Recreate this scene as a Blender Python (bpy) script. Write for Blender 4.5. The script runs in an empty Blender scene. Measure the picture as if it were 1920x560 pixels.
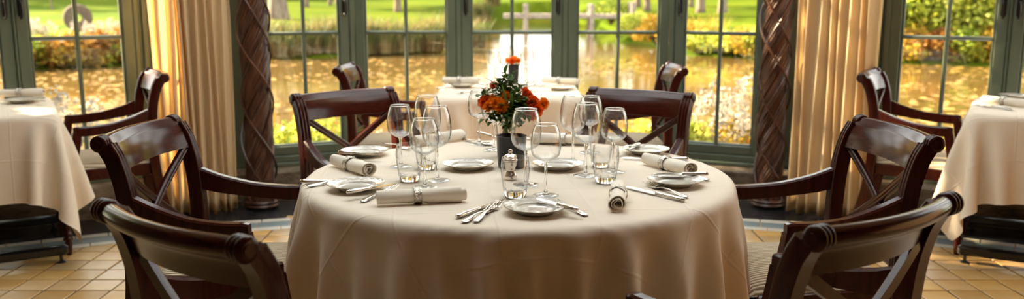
import bpy, math, random, numpy as np
from mathutils import Vector, Matrix
R = math.radians
rnd = random.Random(11)
SC = bpy.context.scene
COL = SC.collection

# ------------------------------------------------------------------ camera
FPX, PITCH, CAMH = 1640.0, R(10.1), 1.31
cd = bpy.data.cameras.new('camera'); cam = bpy.data.objects.new('camera', cd); COL.objects.link(cam)
cam.location = (0, 0, CAMH); cam.rotation_euler = (R(90) - PITCH, 0, 0)
cd.sensor_width = 36; cd.lens = FPX / 1920 * 36
cd.clip_end = 500; cd.clip_start = .05
cd.dof.use_dof = True; cd.dof.focus_distance = 2.45; cd.dof.aperture_fstop = 2.8
SC.camera = cam

# ------------------------------------------------------------------ sky, sun, exposure
w = bpy.data.worlds.new('sky'); SC.world = w; w.use_nodes = True
nt = w.node_tree; nt.nodes.clear()
o_ = nt.nodes.new('ShaderNodeOutputWorld'); b_ = nt.nodes.new('ShaderNodeBackground')
tc_ = nt.nodes.new('ShaderNodeTexCoord'); sx_ = nt.nodes.new('ShaderNodeSeparateXYZ'); rp_ = nt.nodes.new('ShaderNodeValToRGB')
rp_.color_ramp.elements[0].position = 0.0; rp_.color_ramp.elements[0].color = (1.0, .96, .90, 1)
rp_.color_ramp.elements[1].position = .8; rp_.color_ramp.elements[1].color = (.92, .96, 1.0, 1)
nt.links.new(tc_.outputs['Generated'], sx_.inputs[0]); nt.links.new(sx_.outputs['Z'], rp_.inputs[0])
nt.links.new(rp_.outputs[0], b_.inputs[0]); nt.links.new(b_.outputs[0], o_.inputs[0])
b_.inputs[1].default_value = 2.7
SUN_DIR = Vector((-.90, .36, .55)).normalized()
sl = bpy.data.lights.new('sun', 'SUN'); sl.energy = 31.0; sl.angle = R(.8); sl.color = (1, .80, .52)
so = bpy.data.objects.new('sun', sl); COL.objects.link(so)
so.rotation_euler = SUN_DIR.to_track_quat('Z', 'Y').to_euler(); so.location = (-20, 12, 18)
vs = SC.view_settings
SC.display_settings.display_device = 'sRGB'
vs.view_transform = 'Standard'; vs.look = 'None'; vs.gamma = 1; vs.use_curve_mapping = False
vs.exposure = 0.80
SC.cycles.max_bounces = 10; SC.cycles.diffuse_bounces = 4; SC.cycles.glossy_bounces = 4
SC.cycles.transmission_bounces = 8; SC.cycles.transparent_max_bounces = 24
SC.cycles.sample_clamp_indirect = 6; SC.cycles.caustics_refractive = False; SC.cycles.caustics_reflective = False
SC.cycles.use_denoising = True

# ------------------------------------------------------------------ pixel -> place
def ray(px, py):
    d = Vector(((px - 960) / FPX, -(py - 280) / FPX, -1))
    return cam.rotation_euler.to_matrix() @ d
def at(px, py, z):
    d = ray(px, py); t = (z - CAMH) / d.z
    return Vector((d.x * t, d.y * t, z))
def at_depth(px, py, y):
    d = ray(px, py); t = y / d.y
    return Vector((d.x * t, y, CAMH + d.z * t))

# ------------------------------------------------------------------ mesh helpers
def link(name, me, mat=None, parent=None, smooth=True, mats=None):
    o = bpy.data.objects.new(name, me); COL.objects.link(o)
    if mat is not None and not me.materials: me.materials.append(mat)
    if parent is not None: o.parent = parent
    return o
def mesh(name, v, f, smooth=True):
    me = bpy.data.meshes.new(name); me.from_pydata([tuple(p) for p in v], [], f)
    me.update()
    if smooth:
        me.polygons.foreach_set('use_smooth', [True] * len(me.polygons))
    return me
def autosharp(me, ang=38):
    try: me.set_sharp_from_angle(angle=R(ang))
    except Exception: pass
    return me
class MB:
    """collects shapes into one mesh"""
    def __init__(s): s.v = []; s.f = []
    def add(s, v, f):
        b = len(s.v); s.v += [tuple(p) for p in v]; s.f += [tuple(i + b for i in q) for q in f]; return s
    def box(s, c, d, M=None, bev=0):
        x, y, z = d[0] / 2, d[1] / 2, d[2] / 2
        if bev <= 0:
            v = [Vector((sx * x, sy * y, sz * z)) for sx in (-1, 1) for sy in (-1, 1) for sz in (-1, 1)]
            f = [(0, 1, 3, 2), (4, 6, 7, 5), (0, 4, 5, 1), (2, 3, 7, 6), (0, 2, 6, 4), (1, 5, 7, 3)]
        else:
            b = min(bev, x * .9, y * .9, z * .9)
            v = []; f = []
            prof = [(z - b, 0), (z, b)]
            rings = [(-z, b), (-z + b, 0), (z - b, 0), (z, b)]
            for zz, ins in rings:
                X, Y = x - ins, y - ins; k = b
                v += [Vector(p + (zz,)) for p in ((X - k, -Y), (X, -Y + k), (X, Y - k), (X - k, Y), (-X + k, Y), (-X, Y - k), (-X, -Y + k), (-X + k, -Y))]
            for r in range(3):
                for i in range(8):
                    j = (i + 1) % 8; f.append((r * 8 + i, r * 8 + j, r * 8 + 8 + j, r * 8 + 8 + i))
            f.append(tuple(reversed(range(8)))); f.append(tuple(range(24, 32)))
        c = Vector(c)
        if M is not None: v = [M @ p + c for p in v]
        else: v = [p + c for p in v]
        return s.add(v, f)
    def tube(s, pts, rad, n=8, cap=True, up=None):
        pts = [Vector(p) for p in pts]; m = len(pts)
        if not hasattr(rad, '__len__'): rad = [rad] * m
        prev = None; v = []; f = []
        for i, p in enumerate(pts):
            t = (pts[min(i + 1, m - 1)] - pts[max(i - 1, 0)]).normalized()
            if prev is None:
                a = Vector((0, 0, 1)) if abs(t.z) < .9 else Vector((1, 0, 0))
                nrm = t.cross(a).normalized()
            else:
                nrm = (prev - t * prev.dot(t)).normalized()
            prev = nrm; bn = t.cross(nrm)
            for k in range(n):
                a = 2 * math.pi * k / n
                v.append(p + (nrm * math.cos(a) + bn * math.sin(a)) * rad[i])
        for i in range(m - 1):
            for k in range(n):
                k2 = (k + 1) % n; f.append((i * n + k, i * n + k2, (i + 1) * n + k2, (i + 1) * n + k))
        if cap: f.append(tuple(reversed(range(n)))); f.append(tuple(range((m - 1) * n, m * n)))
        return s.add(v, f)
    def sweep(s, frames, prof, cap=True):
        """frames: list of (origin, xaxis, yaxis); prof: list of (a, b) or a function i -> list"""
        v = []; f = []; m = len(frames); n = None
        for i, (o, xa, ya) in enumerate(frames):
            pr = prof(i) if callable(prof) else prof
            n = len(pr)
            v += [o + xa * a + ya * b for a, b in pr]
        for i in range(m - 1):
            for k in range(n):
                k2 = (k + 1) % n; f.append((i * n + k, i * n + k2, (i + 1) * n + k2, (i + 1) * n + k))
        if cap: f.append(tuple(reversed(range(n)))); f.append(tuple(range((m - 1) * n, m * n)))
        return s.add(v, f)
    def lathe(s, prof, n=32, axis='z', c=(0, 0, 0), wob=None):
        v = []; f = []; m = len(prof); c = Vector(c)
        for i, (r, z) in enumerate(prof):
            for k in range(n):
                a = 2 * math.pi * k / n
                rr = r if wob is None else r * (1 + wob(i, a))
                p = Vector((rr * math.cos(a), rr * math.sin(a), z))
                if axis == 'x': p = Vector((p.z, p.x, p.y))
                v.append(p + c)
        for i in range(m - 1):
            for k in range(n):
                k2 = (k + 1) % n; f.append((i * n + k, i * n + k2, (i + 1) * n + k2, (i + 1) * n + k))
        return s.add(v, f)
    def disc_cap(s, first, n, flip=False):
        q = tuple(range(first, first + n)); s.f.append(tuple(reversed(q)) if flip else q); return s
    def build(s, name, mat, parent=None, smooth=True, sharp=38):
        me = mesh(name, s.v, s.f, smooth)
        if smooth and sharp: autosharp(me, sharp)
        return link(name, me, mat, parent)
    def me(s, name, smooth=True, sharp=38):
        m_ = mesh(name, s.v, s.f, smooth)
        if smooth and sharp: autosharp(m_, sharp)
        return m_
def thing(name, label, cat, loc=(0, 0, 0), rz=0, group=None):
    o = bpy.data.objects.new(name, None); COL.objects.link(o); o.empty_display_size = .05
    o.location = loc; o.rotation_euler = (0, 0, rz); o['label'] = label; o['category'] = cat
    if group: o['group'] = group
    return o
def tag(o, label, cat, group=None, kind=None):
    o['label'] = label; o['category'] = cat
    if group: o['group'] = group
    if kind: o['kind'] = kind
    return o
ORD = ['first', 'second', 'third', 'fourth', 'fifth', 'sixth', 'seventh', 'eighth', 'ninth', 'tenth', 'eleventh', 'twelfth', 'thirteenth', 'fourteenth', 'fifteenth', 'sixteenth', 'seventeenth', 'eighteenth', 'nineteenth', 'twentieth', 'twenty-first', 'twenty-second', 'twenty-third', 'twenty-fourth']
def struct(o): o['kind'] = 'structure'; return o
def clone(o, parent=None):
    c = o.copy(); COL.objects.link(c)
    if parent is not None: c.parent = parent
    for ch in list(o.children): clone(ch, c)
    return c
def spline(pts, n):
    """catmull-rom through pts, n samples"""
    pts = [Vector(p) for p in pts]; P = [pts[0] * 2 - pts[1]] + pts + [pts[-1] * 2 - pts[-2]]
    out = []; m = len(pts) - 1
    for i in range(n):
        t = i / (n - 1) * m; k = min(int(t), m - 1); u = t - k
        a, b, c, d = P[k], P[k + 1], P[k + 2], P[k + 3]
        out.append(.5 * ((2 * b) + (c - a) * u + (2 * a - 5 * b + 4 * c - d) * u * u + (3 * b - a - 3 * c + d) * u ** 3))
    return out

# ------------------------------------------------------------------ materials
def nodes(name):
    m = bpy.data.materials.new(name); m.use_nodes = True; t = m.node_tree; t.nodes.clear()
    out = t.nodes.new('ShaderNodeOutputMaterial'); return m, t, out
def N(t, kind, **kw):
    n = t.nodes.new(kind)
    for k, v in kw.items():
        if k in n.inputs: n.inputs[k].default_value = v
        else: setattr(n, k, v)
    return n
def mat(name, c1, c2=None, scale=8., rough=.5, metal=0., stretch=(1, 1, 1), detail=4., bump=0., bscale=None, coat=0., spec=.5, obj_random=0., transl=0., sheen=0., lo=.35, hi=.65):
    m, t, out = nodes(name)
    p = N(t, 'ShaderNodeBsdfPrincipled'); p.inputs['Roughness'].default_value = rough; p.inputs['Metallic'].default_value = metal
    p.inputs['Specular IOR Level'].default_value = spec; p.inputs['Coat Weight'].default_value = coat; p.inputs['Coat Roughness'].default_value = .12
    if sheen: p.inputs['Sheen Weight'].default_value = sheen
    tc = N(t, 'ShaderNodeTexCoord'); mp = N(t, 'ShaderNodeMapping'); mp.inputs['Scale'].default_value = stretch
    t.links.new(tc.outputs['Object'], mp.inputs[0])
    nz = N(t, 'ShaderNodeTexNoise'); nz.inputs['Scale'].default_value = scale; nz.inputs['Detail'].default_value = detail
    t.links.new(mp.outputs[0], nz.inputs['Vector'])
    rp = N(t, 'ShaderNodeValToRGB'); e = rp.color_ramp.elements
    e[0].position = lo; e[1].position = hi; e[0].color = (*c1, 1); e[1].color = (*(c2 or c1), 1)
    t.links.new(nz.outputs[0], rp.inputs[0]); colr = rp.outputs[0]
    if obj_random:
        oi = N(t, 'ShaderNodeObjectInfo'); hs = N(t, 'ShaderNodeHueSaturation'); mr = N(t, 'ShaderNodeMapRange')
        mr.inputs['To Min'].default_value = 1 - obj_random; mr.inputs['To Max'].default_value = 1 + obj_random
        t.links.new(oi.outputs['Random'], mr.inputs[0]); t.links.new(mr.outputs[0], hs.inputs['Value']); m7 = N(t, 'ShaderNodeMath', operation='MULTIPLY'); m7.inputs[1].default_value = 7.31; fr7 = N(t, 'ShaderNodeMath', operation='FRACT'); mr2 = N(t, 'ShaderNodeMapRange'); mr2.inputs['To Min'].default_value = 1 - .9 * obj_random; mr2.inputs['To Max'].default_value = 1.05; t.links.new(oi.outputs['Random'], m7.inputs[0]); t.links.new(m7.outputs[0], fr7.inputs[0]); t.links.new(fr7.outputs[0], mr2.inputs[0]); t.links.new(mr2.outputs[0], hs.inputs['Saturation']); t.links.new(colr, hs.inputs['Color']); colr = hs.outputs[0]
    t.links.new(colr, p.inputs['Base Color'])
    if bump:
        bp = N(t, 'ShaderNodeBump'); bp.inputs['Strength'].default_value = bump; bp.inputs['Distance'].default_value = .01
        n2 = N(t, 'ShaderNodeTexNoise'); n2.inputs['Scale'].default_value = bscale or scale * 3; n2.inputs['Detail'].default_value = 5
        t.links.new(mp.outputs[0], n2.inputs['Vector']); t.links.new(n2.outputs[0], bp.inputs['Height']); t.links.new(bp.outputs[0], p.inputs['Normal'])
    if transl:
        tr = N(t, 'ShaderNodeBsdfTranslucent'); t.links.new(colr, tr.inputs[0]); mx = N(t, 'ShaderNodeMixShader'); mx.inputs[0].default_value = transl
        t.links.new(p.outputs[0], mx.inputs[1]); t.links.new(tr.outputs[0], mx.inputs[2]); t.links.new(mx.outputs[0], out.inputs[0])
    else: t.links.new(p.outputs[0], out.inputs[0])
    return m
def thin_glass(name, tint=(1, 1, 1), refl=.9, edge=.30, blend=.35):
    """thin wall: clear straight through, mirror-like and a little darker towards the edge"""
    m, t, out = nodes(name)
    lw = N(t, 'ShaderNodeLayerWeight'); lw.inputs['Blend'].default_value = .5
    tr = N(t, 'ShaderNodeBsdfTransparent'); rp = N(t, 'ShaderNodeMixRGB')
    rp.inputs[1].default_value = (*tint, 1); rp.inputs[2].default_value = (edge, edge, edge * .95, 1)
    def pw(e):
        n_ = N(t, 'ShaderNodeMath', operation='POWER'); n_.inputs[1].default_value = e; t.links.new(lw.outputs['Facing'], n_.inputs[0]); return n_
    p1 = pw(4.); t.links.new(p1.outputs[0], rp.inputs[0]); t.links.new(rp.outputs[0], tr.inputs[0])
    p2 = pw(2.6); ma = N(t, 'ShaderNodeMath', operation='MULTIPLY_ADD'); ma.inputs[1].default_value = .70; ma.inputs[2].default_value = .05; t.links.new(p2.outputs[0], ma.inputs[0])
    gl = N(t, 'ShaderNodeBsdfGlossy'); gl.inputs['Roughness'].default_value = .01; gl.inputs[0].default_value = (refl, refl, refl, 1)
    mx = N(t, 'ShaderNodeMixShader'); t.links.new(ma.outputs[0], mx.inputs[0]); t.links.new(tr.outputs[0], mx.inputs[1]); t.links.new(gl.outputs[0], mx.inputs[2])
    t.links.new(mx.outputs[0], out.inputs[0]); return m
def solid_glass(name, c=(1, 1, 1)):
    m, t, out = nodes(name)
    g = N(t, 'ShaderNodeBsdfGlass'); g.inputs['IOR'].default_value = 1.48; g.inputs['Roughness'].default_value = 0; g.inputs[0].default_value = (*c, 1)
    t.links.new(g.outputs[0], out.inputs[0]); return m
def fabric(name, c1, c2, wave=900., bump=.15, transl=0., stripes=None, rough=.85):
    m, t, out = nodes(name)
    p = N(t, 'ShaderNodeBsdfPrincipled'); p.inputs['Roughness'].default_value = rough; p.inputs['Specular IOR Level'].default_value = .25; p.inputs['Sheen Weight'].default_value = .15
    tc = N(t, 'ShaderNodeTexCoord'); nz = N(t, 'ShaderNodeTexNoise'); nz.inputs['Scale'].default_value = 3.5; nz.inputs['Detail'].default_value = 3
    t.links.new(tc.outputs['Object'], nz.inputs['Vector'])
    rp = N(t, 'ShaderNodeMixRGB'); rp.inputs[1].default_value = (*c1, 1); rp.inputs[2].default_value = (*c2, 1); t.links.new(nz.outputs[0], rp.inputs[0])
    colr = rp.outputs[0]
    wv = N(t, 'ShaderNodeTexWave', wave_type='BANDS', bands_direction='DIAGONAL' if not stripes else stripes); wv.inputs['Scale'].default_value = wave; wv.inputs['Distortion'].default_value = .0
    t.links.new(tc.outputs['Object'], wv.inputs['Vector'])
    if stripes:
        r2 = N(t, 'ShaderNodeValToRGB'); r2.color_ramp.elements[0].color = (.38, .30, .20, 1); r2.color_ramp.elements[1].position = .45; r2.color_ramp.elements[1].color = (1, 1, 1, 1)
        t.links.new(wv.outputs[1], r2.inputs[0])
        mm = N(t, 'ShaderNodeMixRGB', blend_type='MULTIPLY'); mm.inputs[0].default_value = 1; t.links.new(colr, mm.inputs[1]); t.links.new(r2.outputs[0], mm.inputs[2]); colr = mm.outputs[0]
    t.links.new(colr, p.inputs['Base Color'])
    bp = N(t, 'ShaderNodeBump'); bp.inputs['Strength'].default_value = bump; bp.inputs['Distance'].default_value = .002 if not stripes else .006
    t.links.new(wv.outputs[1], bp.inputs['Height']); t.links.new(bp.outputs[0], p.inputs['Normal'])
    if transl:
        tr = N(t, 'ShaderNodeBsdfTranslucent'); t.links.new(colr, tr.inputs[0]); mx = N(t, 'ShaderNodeMixShader'); mx.inputs[0].default_value = transl
        t.links.new(p.outputs[0], mx.inputs[1]); t.links.new(tr.outputs[0], mx.inputs[2]); t.links.new(mx.outputs[0], out.inputs[0])
    else: t.links.new(p.outputs[0], out.inputs[0])
    return m
M = {}
M['wood'] = mat('mahogany', (.030, .0042, .0028), (.050, .0078, .0046), scale=9, rough=.19, stretch=(7, 7, 1), coat=.0, detail=6, spec=.36)
M['woodx'] = mat('mahogany_crosswise', (.031, .0045, .0029), (.053, .0085, .0050), scale=9, rough=.18, stretch=(1.2, 8, 8), coat=.0, detail=6, spec=.38)
M['dark'] = mat('ebonised', (.010, .006, .005), rough=.28, coat=.4)
M['cloth'] = fabric('table_linen', (.82, .71, .575), (.86, .75, .615), wave=170., bump=.12)
M['napkin'] = fabric('napkin_linen', (.91, .825, .70), (.93, .85, .73), wave=260., bump=.06)
M['seat'] = fabric('ribbed_upholstery', (.60, .49, .34), (.66, .54, .39), wave=22., bump=.8, stripes='X')
M['curtain'] = fabric('curtain_cotton', (.90, .73, .47), (.93, .78, .53), wave=300., bump=.05, transl=.5)
M['sage'] = mat('sage_paint', (.105, .130, .088), (.125, .150, .104), scale=6, rough=.42, bump=.03)
M['iron'] = mat('black_iron', (.012, .010, .010), (.022, .016, .014), rough=.4, metal=.6, scale=20)
M['blackmetal'] = mat('black_enamel', (.008, .008, .009), rough=.3, coat=.3)
M['silver'] = mat('silver', (.62, .565, .51), (.70, .645, .585), rough=.13, metal=1., scale=30)
M['silver_worn'] = mat('engraved_silver', (.35, .31, .27), (.88, .82, .74), rough=.16, metal=1., scale=220, bump=.5, bscale=260)
M['china'] = mat('china', (.60, .545, .46), (.66, .60, .51), rough=.10, coat=.6, scale=5)
M['glass'] = thin_glass('glass_wall')
M['stem'] = solid_glass('glass_solid')
M['pane'] = thin_glass('window_pane', tint=(.97, .98, .96), edge=.6)
M['black_glass'] = mat('black_glazed', (.006, .006, .007), rough=.32, coat=.15, spec=.35)
M['tile'] = mat('ochre_tile', (.54, .30, .085), (.62, .39, .15), scale=5, rough=.26, bump=.05, bscale=40, obj_random=.16, spec=.6)
M['tile_w'] = mat('cream_tile', (.62, .56, .46), (.70, .64, .54), scale=9, rough=.3, obj_random=.10)
M['tile_b'] = mat('slate_blue_tile', (.17, .22, .23), (.21, .26, .27), scale=9, rough=.3, obj_random=.15)
M['grout'] = mat('dark_grout', (.045, .030, .020), (.06, .042, .028), scale=30, rough=.8)
M['blackfloor'] = mat('black_floor', (.010, .010, .012), (.02, .02, .022), scale=14, rough=.22)
M['stone'] = mat('rough_stone', (.13, .095, .06), (.27, .205, .14), scale=16, rough=.9, bump=.8, bscale=38, stretch=(1, 1, 2.2))
M['panel'] = mat('dark_panelling', (.15, .080, .035), (.20, .11, .05), scale=3, rough=.55, stretch=(6, 6, 1))
M['plaster'] = mat('cream_plaster', (.62, .49, .31), (.66, .53, .35), scale=4, rough=.9)
M['twig'] = mat('willow_twig', (.048, .015, .007), (.135, .047, .019), scale=26, rough=.36, stretch=(1, 1, .3), coat=.1, obj_random=.25)
M['bark'] = mat('bark', (.10, .07, .05), (.22, .165, .125), scale=5, rough=.95, bump=.9, bscale=12, stretch=(1, 1, .3))
M['oldwood'] = mat('weathered_wood', (.20, .155, .12), (.36, .29, .23), scale=6, rough=.85)
M['millstone'] = mat('millstone_grit', (.085, .055, .038), (.14, .095, .068), scale=9, rough=.95, bump=.6)
M['mulch'] = mat('bank_soil', (.10, .065, .03), (.22, .14, .05), scale=3, rough=.95, bump=.8)
def leafmat(name, cols, scale=.9, rough=.55, transl=.4, lo=.3, hi=.7, fine=9.):
    m, t, out = nodes(name)
    tc = N(t, 'ShaderNodeTexCoord'); nz = N(t, 'ShaderNodeTexNoise'); nz.inputs['Scale'].default_value = scale; nz.inputs['Detail'].default_value = 2
    n2 = N(t, 'ShaderNodeTexNoise'); n2.inputs['Scale'].default_value = fine; n2.inputs['Detail'].default_value = 1
    t.links.new(tc.outputs['Object'], nz.inputs['Vector']); t.links.new(tc.outputs['Object'], n2.inputs['Vector'])
    ad = N(t, 'ShaderNodeMixRGB'); ad.inputs[0].default_value = .55; t.links.new(nz.outputs[0], ad.inputs[1]); t.links.new(n2.outputs[0], ad.inputs[2])
    rp = N(t, 'ShaderNodeValToRGB'); e = rp.color_ramp.elements
    while len(e) < len(cols): e.new(.5)
    for i, c in enumerate(cols): e[i].position = lo + (hi - lo) * i / max(1, len(cols) - 1); e[i].color = (*c, 1)
    t.links.new(ad.outputs[0], rp.inputs[0])
    p = N(t, 'ShaderNodeBsdfPrincipled'); p.inputs['Roughness'].default_value = rough; p.inputs['Specular IOR Level'].default_value = .3; t.links.new(rp.outputs[0], p.inputs[0])
    tr = N(t, 'ShaderNodeBsdfTranslucent'); t.links.new(rp.outputs[0], tr.inputs[0]); mx = N(t, 'ShaderNodeMixShader'); mx.inputs[0].default_value = transl
    t.links.new(p.outputs[0], mx.inputs[1]); t.links.new(tr.outputs[0], mx.inputs[2]); t.links.new(mx.outputs[0], out.inputs[0])
    return m
M['leaf_gold'] = leafmat('autumn_gold_leaves', [(0.251, 0.095, 0.011), (0.370, 0.215, 0.018), (0.430, 0.310, 0.036), (0.215, 0.228, 0.030)])
M['leaf_rust'] = leafmat('rust_leaves', [(0.114, 0.036, 0.010), (0.250, 0.088, 0.016), (0.312, 0.177, 0.026), (0.104, 0.104, 0.021)])
M['leaf_green'] = leafmat('yellow_green_leaves', [(0.070, 0.121, 0.016), (0.203, 0.285, 0.031), (0.425, 0.447, 0.051), (0.558, 0.465, 0.060)])
M['leaf_lime'] = leafmat('lime_leaves', [(0.088, 0.139, 0.017), (0.262, 0.314, 0.035), (0.454, 0.454, 0.071), (0.576, 0.454, 0.060)])
M['litter'] = leafmat('pond_litter', [(0.083, 0.047, 0.010), (0.208, 0.104, 0.021), (0.286, 0.177, 0.031), (0.114, 0.104, 0.021)], scale=.35, fine=7, transl=.1)
M['reed'] = leafmat('reed_blades', [(0.048, 0.072, 0.016), (0.120, 0.136, 0.040), (0.240, 0.176, 0.072), (0.160, 0.088, 0.040)], scale=.35, fine=2.5)
M['straw'] = leafmat('golden_stems', [(0.156, 0.135, 0.021), (0.302, 0.218, 0.031), (0.374, 0.302, 0.052), (0.208, 0.229, 0.042)], scale=1.2, fine=6)
M['plume'] = leafmat('pale_plumes', [(0.294, 0.231, 0.176), (0.357, 0.311, 0.260), (0.378, 0.353, 0.319)], scale=2, fine=14)
M['petal_orange'] = leafmat('marigold_petals', [(.75, .11, .005), (.95, .30, .010), (1.0, .52, .03)], scale=30, fine=120, transl=.25)
M['petal_red'] = leafmat('red_orange_petals', [(.62, .045, .005), (.90, .13, .008), (.98, .27, .015)], scale=30, fine=120, transl=.25)
M['leaf_dark'] = leafmat('bouquet_leaves', [(.02, .055, .010), (.065, .13, .022), (.16, .25, .045)], scale=25, fine=90, transl=.25)
M['blade'] = leafmat('bouquet_grass', [(.10, .19, .03), (.24, .36, .06)], scale=10, fine=50, transl=.35)
M['seedhead'] = mat('seed_heads', (.55, .47, .34), (.66, .58, .44), rough=.8)
def grassmat():
    m, t, out = nodes('lawn_grass')
    tc = N(t, 'ShaderNodeTexCoord'); nz = N(t, 'ShaderNodeTexNoise'); nz.inputs['Scale'].default_value = .22; nz.inputs['Detail'].default_value = 6
    t.links.new(tc.outputs['Object'], nz.inputs['Vector']); rp = N(t, 'ShaderNodeValToRGB'); e = rp.color_ramp.elements
    e[0].position = .3; e[0].color = (.038, .072, .002, 1); e[1].position = .7; e[1].color = (.078, .100, .003, 1)
    t.links.new(nz.outputs[0], rp.inputs[0]); p = N(t, 'ShaderNodeBsdfPrincipled'); p.inputs['Roughness'].default_value = .9; p.inputs['Specular IOR Level'].default_value = .04; t.links.new(rp.outputs[0], p.inputs[0])
    t.links.new(p.outputs[0], out.inputs[0]); return m
M['lawn'] = grassmat()
def watermat():
    m, t, out = nodes('pond_water')
    tc = N(t, 'ShaderNodeTexCoord'); mp = N(t, 'ShaderNodeMapping'); mp.inputs['Scale'].default_value = (1, 1.6, 1); t.links.new(tc.outputs['Object'], mp.inputs[0])
    n1 = N(t, 'ShaderNodeTexNoise'); n1.inputs['Scale'].default_value = 1.6; n1.inputs['Detail'].default_value = 4; t.links.new(mp.outputs[0], n1.inputs['Vector'])
    bp = N(t, 'ShaderNodeBump'); bp.inputs['Strength'].default_value = .05; bp.inputs['Distance'].default_value = .12; t.links.new(n1.outputs[0], bp.inputs['Height'])
    p = N(t, 'ShaderNodeBsdfPrincipled'); p.inputs['Base Color'].default_value = (.10, .062, .018, 1); p.inputs['Roughness'].default_value = .05; p.inputs['IOR'].default_value = 1.33
    p.inputs['Specular IOR Level'].default_value = 1.0
    t.links.new(bp.outputs[0], p.inputs['Normal']); t.links.new(p.outputs[0], out.inputs[0]); return m
M['water'] = watermat()

# ================================================================== THE ROOM
CP, SP = math.cos(PITCH), math.sin(PITCH)
def project(p):
    zc = p[1] * CP + (CAMH - p[2]) * SP; yc = p[1] * SP - (CAMH - p[2]) * CP
    return (960 + FPX * p[0] / zc, 280 - FPX * -(-yc) / zc) if zc > .05 else (9999, 9999)
def plan_t(px, A, D, z=1.0):
    k = (px - 960) / FPX
    return (k * (A[1] * CP + (CAMH - z) * SP) - A[0]) / (D[0] - k * D[1] * CP)
ZS, ZF, ZG, ZT1, ZT2, ZT3, ZTOP, ZC = .20, .27, .33, 1.057, 1.735, 2.41, 3.05, 3.34
VB = [(-4.25, 2.2), (-4.10, 3.4), (-3.50, 4.48), (-1.85, 5.52), (-1.63, 5.56), (-1.05, 5.80), (1.05, 5.80), (1.63, 5.56), (1.85, 5.52), (3.50, 4.48), (4.10, 3.4), (4.25, 2.2)]
wcount = [0]; tcount = [0]
def basis(A, D):
    m = Matrix(((D[0], -D[1], 0, A[0]), (D[1], D[0], 0, A[1]), (0, 0, 1, 0), (0, 0, 0, 1)))
    return m
handle_me = None
def make_handle():
    b = MB(); b.box((0, -.006, 0), (.026, .012, .10), bev=.004)
    b.tube(spline([(0, -.012, .028), (0, -.045, .030), (.004, -.052, .0), (.004, -.050, -.045), (0, -.030, -.060), (0, -.018, -.052)], 18), [.006] * 12 + [.006, .0065, .007, .0075, .008, .007], n=8)
    b.tube([(0, -.002, .028), (0, -.03, .028)], .010, n=10)
    return b.me('handle')
handle_me = make_handle()
def casement(A, D, s0, s1, label, handle=None, panes_part=True):
    """one side-hung glazed casement between s0 and s1 along the facet"""
    wcount[0] += 1
    t = thing('window_%d' % wcount[0], label, 'window'); struct(t)
    t.matrix_world = basis(A, D) @ Matrix.Translation((s0, 0, 0))
    W = s1 - s0; st = .062; dy = .042
    def stile(x):
        b = MB(); b.box((x, dy / 2, (ZF + ZTOP + .07) / 2), (st, dy, ZTOP + .07 - ZF), bev=.005)
        return b
    for x, sg in ((st / 2, 1), (W - st / 2, -1)):
        b = stile(x); b.box((x + sg * (st / 2 + .006), dy / 2 + .006, (ZG + ZTOP) / 2), (.014, dy * .55, ZTOP - ZG), bev=.004)
        b.build('stile', M['sage'], t)
    for z0, z1, nm in ((ZF, ZG, 'bottom_rail'), (ZTOP, ZTOP + .07, 'top_rail')):
        b = MB(); b.box((W / 2, dy / 2, (z0 + z1) / 2), (W - 2 * st, dy, z1 - z0), bev=.005)
        zz = z1 + .005 if nm == 'bottom_rail' else z0 - .005
        b.box((W / 2, dy / 2 + .006, zz), (W - 2 * st, dy * .55, .012), bev=.004)
        b.build(nm, M['sage'], t)
    gx0, gx1 = st, W - st; xm = W / 2
    b = MB(); b.box((xm, dy / 2 + .004, (ZG + ZTOP) / 2), (.024, .026, ZTOP - ZG), bev=.007); b.build('glazing_bar', M['sage'], t)
    for z in (ZT1, ZT2, ZT3):
        b = MB(); b.box(((gx0 + gx1) / 2, dy / 2 + .004, z), (gx1 - gx0, .025, .024), bev=.007); b.build('glazing_bar', M['sage'], t)
    zs = [ZG, ZT1, ZT2, ZT3, ZTOP]
    for i in range(4):
        for (xa, xb) in ((gx0, xm), (xm, gx1)):
            b = MB(); b.box(((xa + xb) / 2, dy / 2 + .008, (zs[i] + zs[i + 1]) / 2), (xb - xa - .008, .004, zs[i + 1] - zs[i] - .008))
            b.build('glass_pane', M['pane'], t, smooth=False)
    if handle:
        h = link('handle', handle_me, M['iron'], t); h.location = ((st / 2 if handle == 'l' else W - st / 2), 0, 1.235)
    return t
def trim(A, D, boxes, label, m='sage', cat='trim', bev=.005):
    tcount[0] += 1
    b = MB()
    for (s0, s1, y0, y1, z0, z1) in boxes:
        b.box(((s0 + s1) / 2, (y0 + y1) / 2, (z0 + z1) / 2), (s1 - s0, y1 - y0, z1 - z0), bev=bev)
    o = b.build('trim_%d' % tcount[0], M[m]); o.matrix_world = basis(A, D); struct(o); tag(o, label, cat); return o
def facet(i):
    A = VB[i]; B = VB[i + 1]; L = math.hypot(B[0] - A[0], B[1] - A[1]); D = ((B[0] - A[0]) / L, (B[1] - A[1]) / L); return A, D, L
names = {0: 'far left side', 1: 'left side', 2: 'bay left of the left curtain', 4: 'angled bay beside the left woven column', 5: 'centre of the bay', 6: 'angled bay beside the right woven column', 8: 'bay right of the right curtain', 9: 'right side', 10: 'far right side'}
def sill_head(i):
    A, D, L = facet(i); e = .02
    trim(A, D, [(-e, L + e, -.045, .09, ZS, ZS + .028), (-e, L + e, -.022, .09, ZS + .028, ZF)], 'moulded sage green window sill, %s' % names[i], cat='sill')
    trim(A, D, [(-e, L + e, -.03, .09, ZTOP + .07, ZTOP + .17)], 'sage green window head rail, %s' % names[i])
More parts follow.
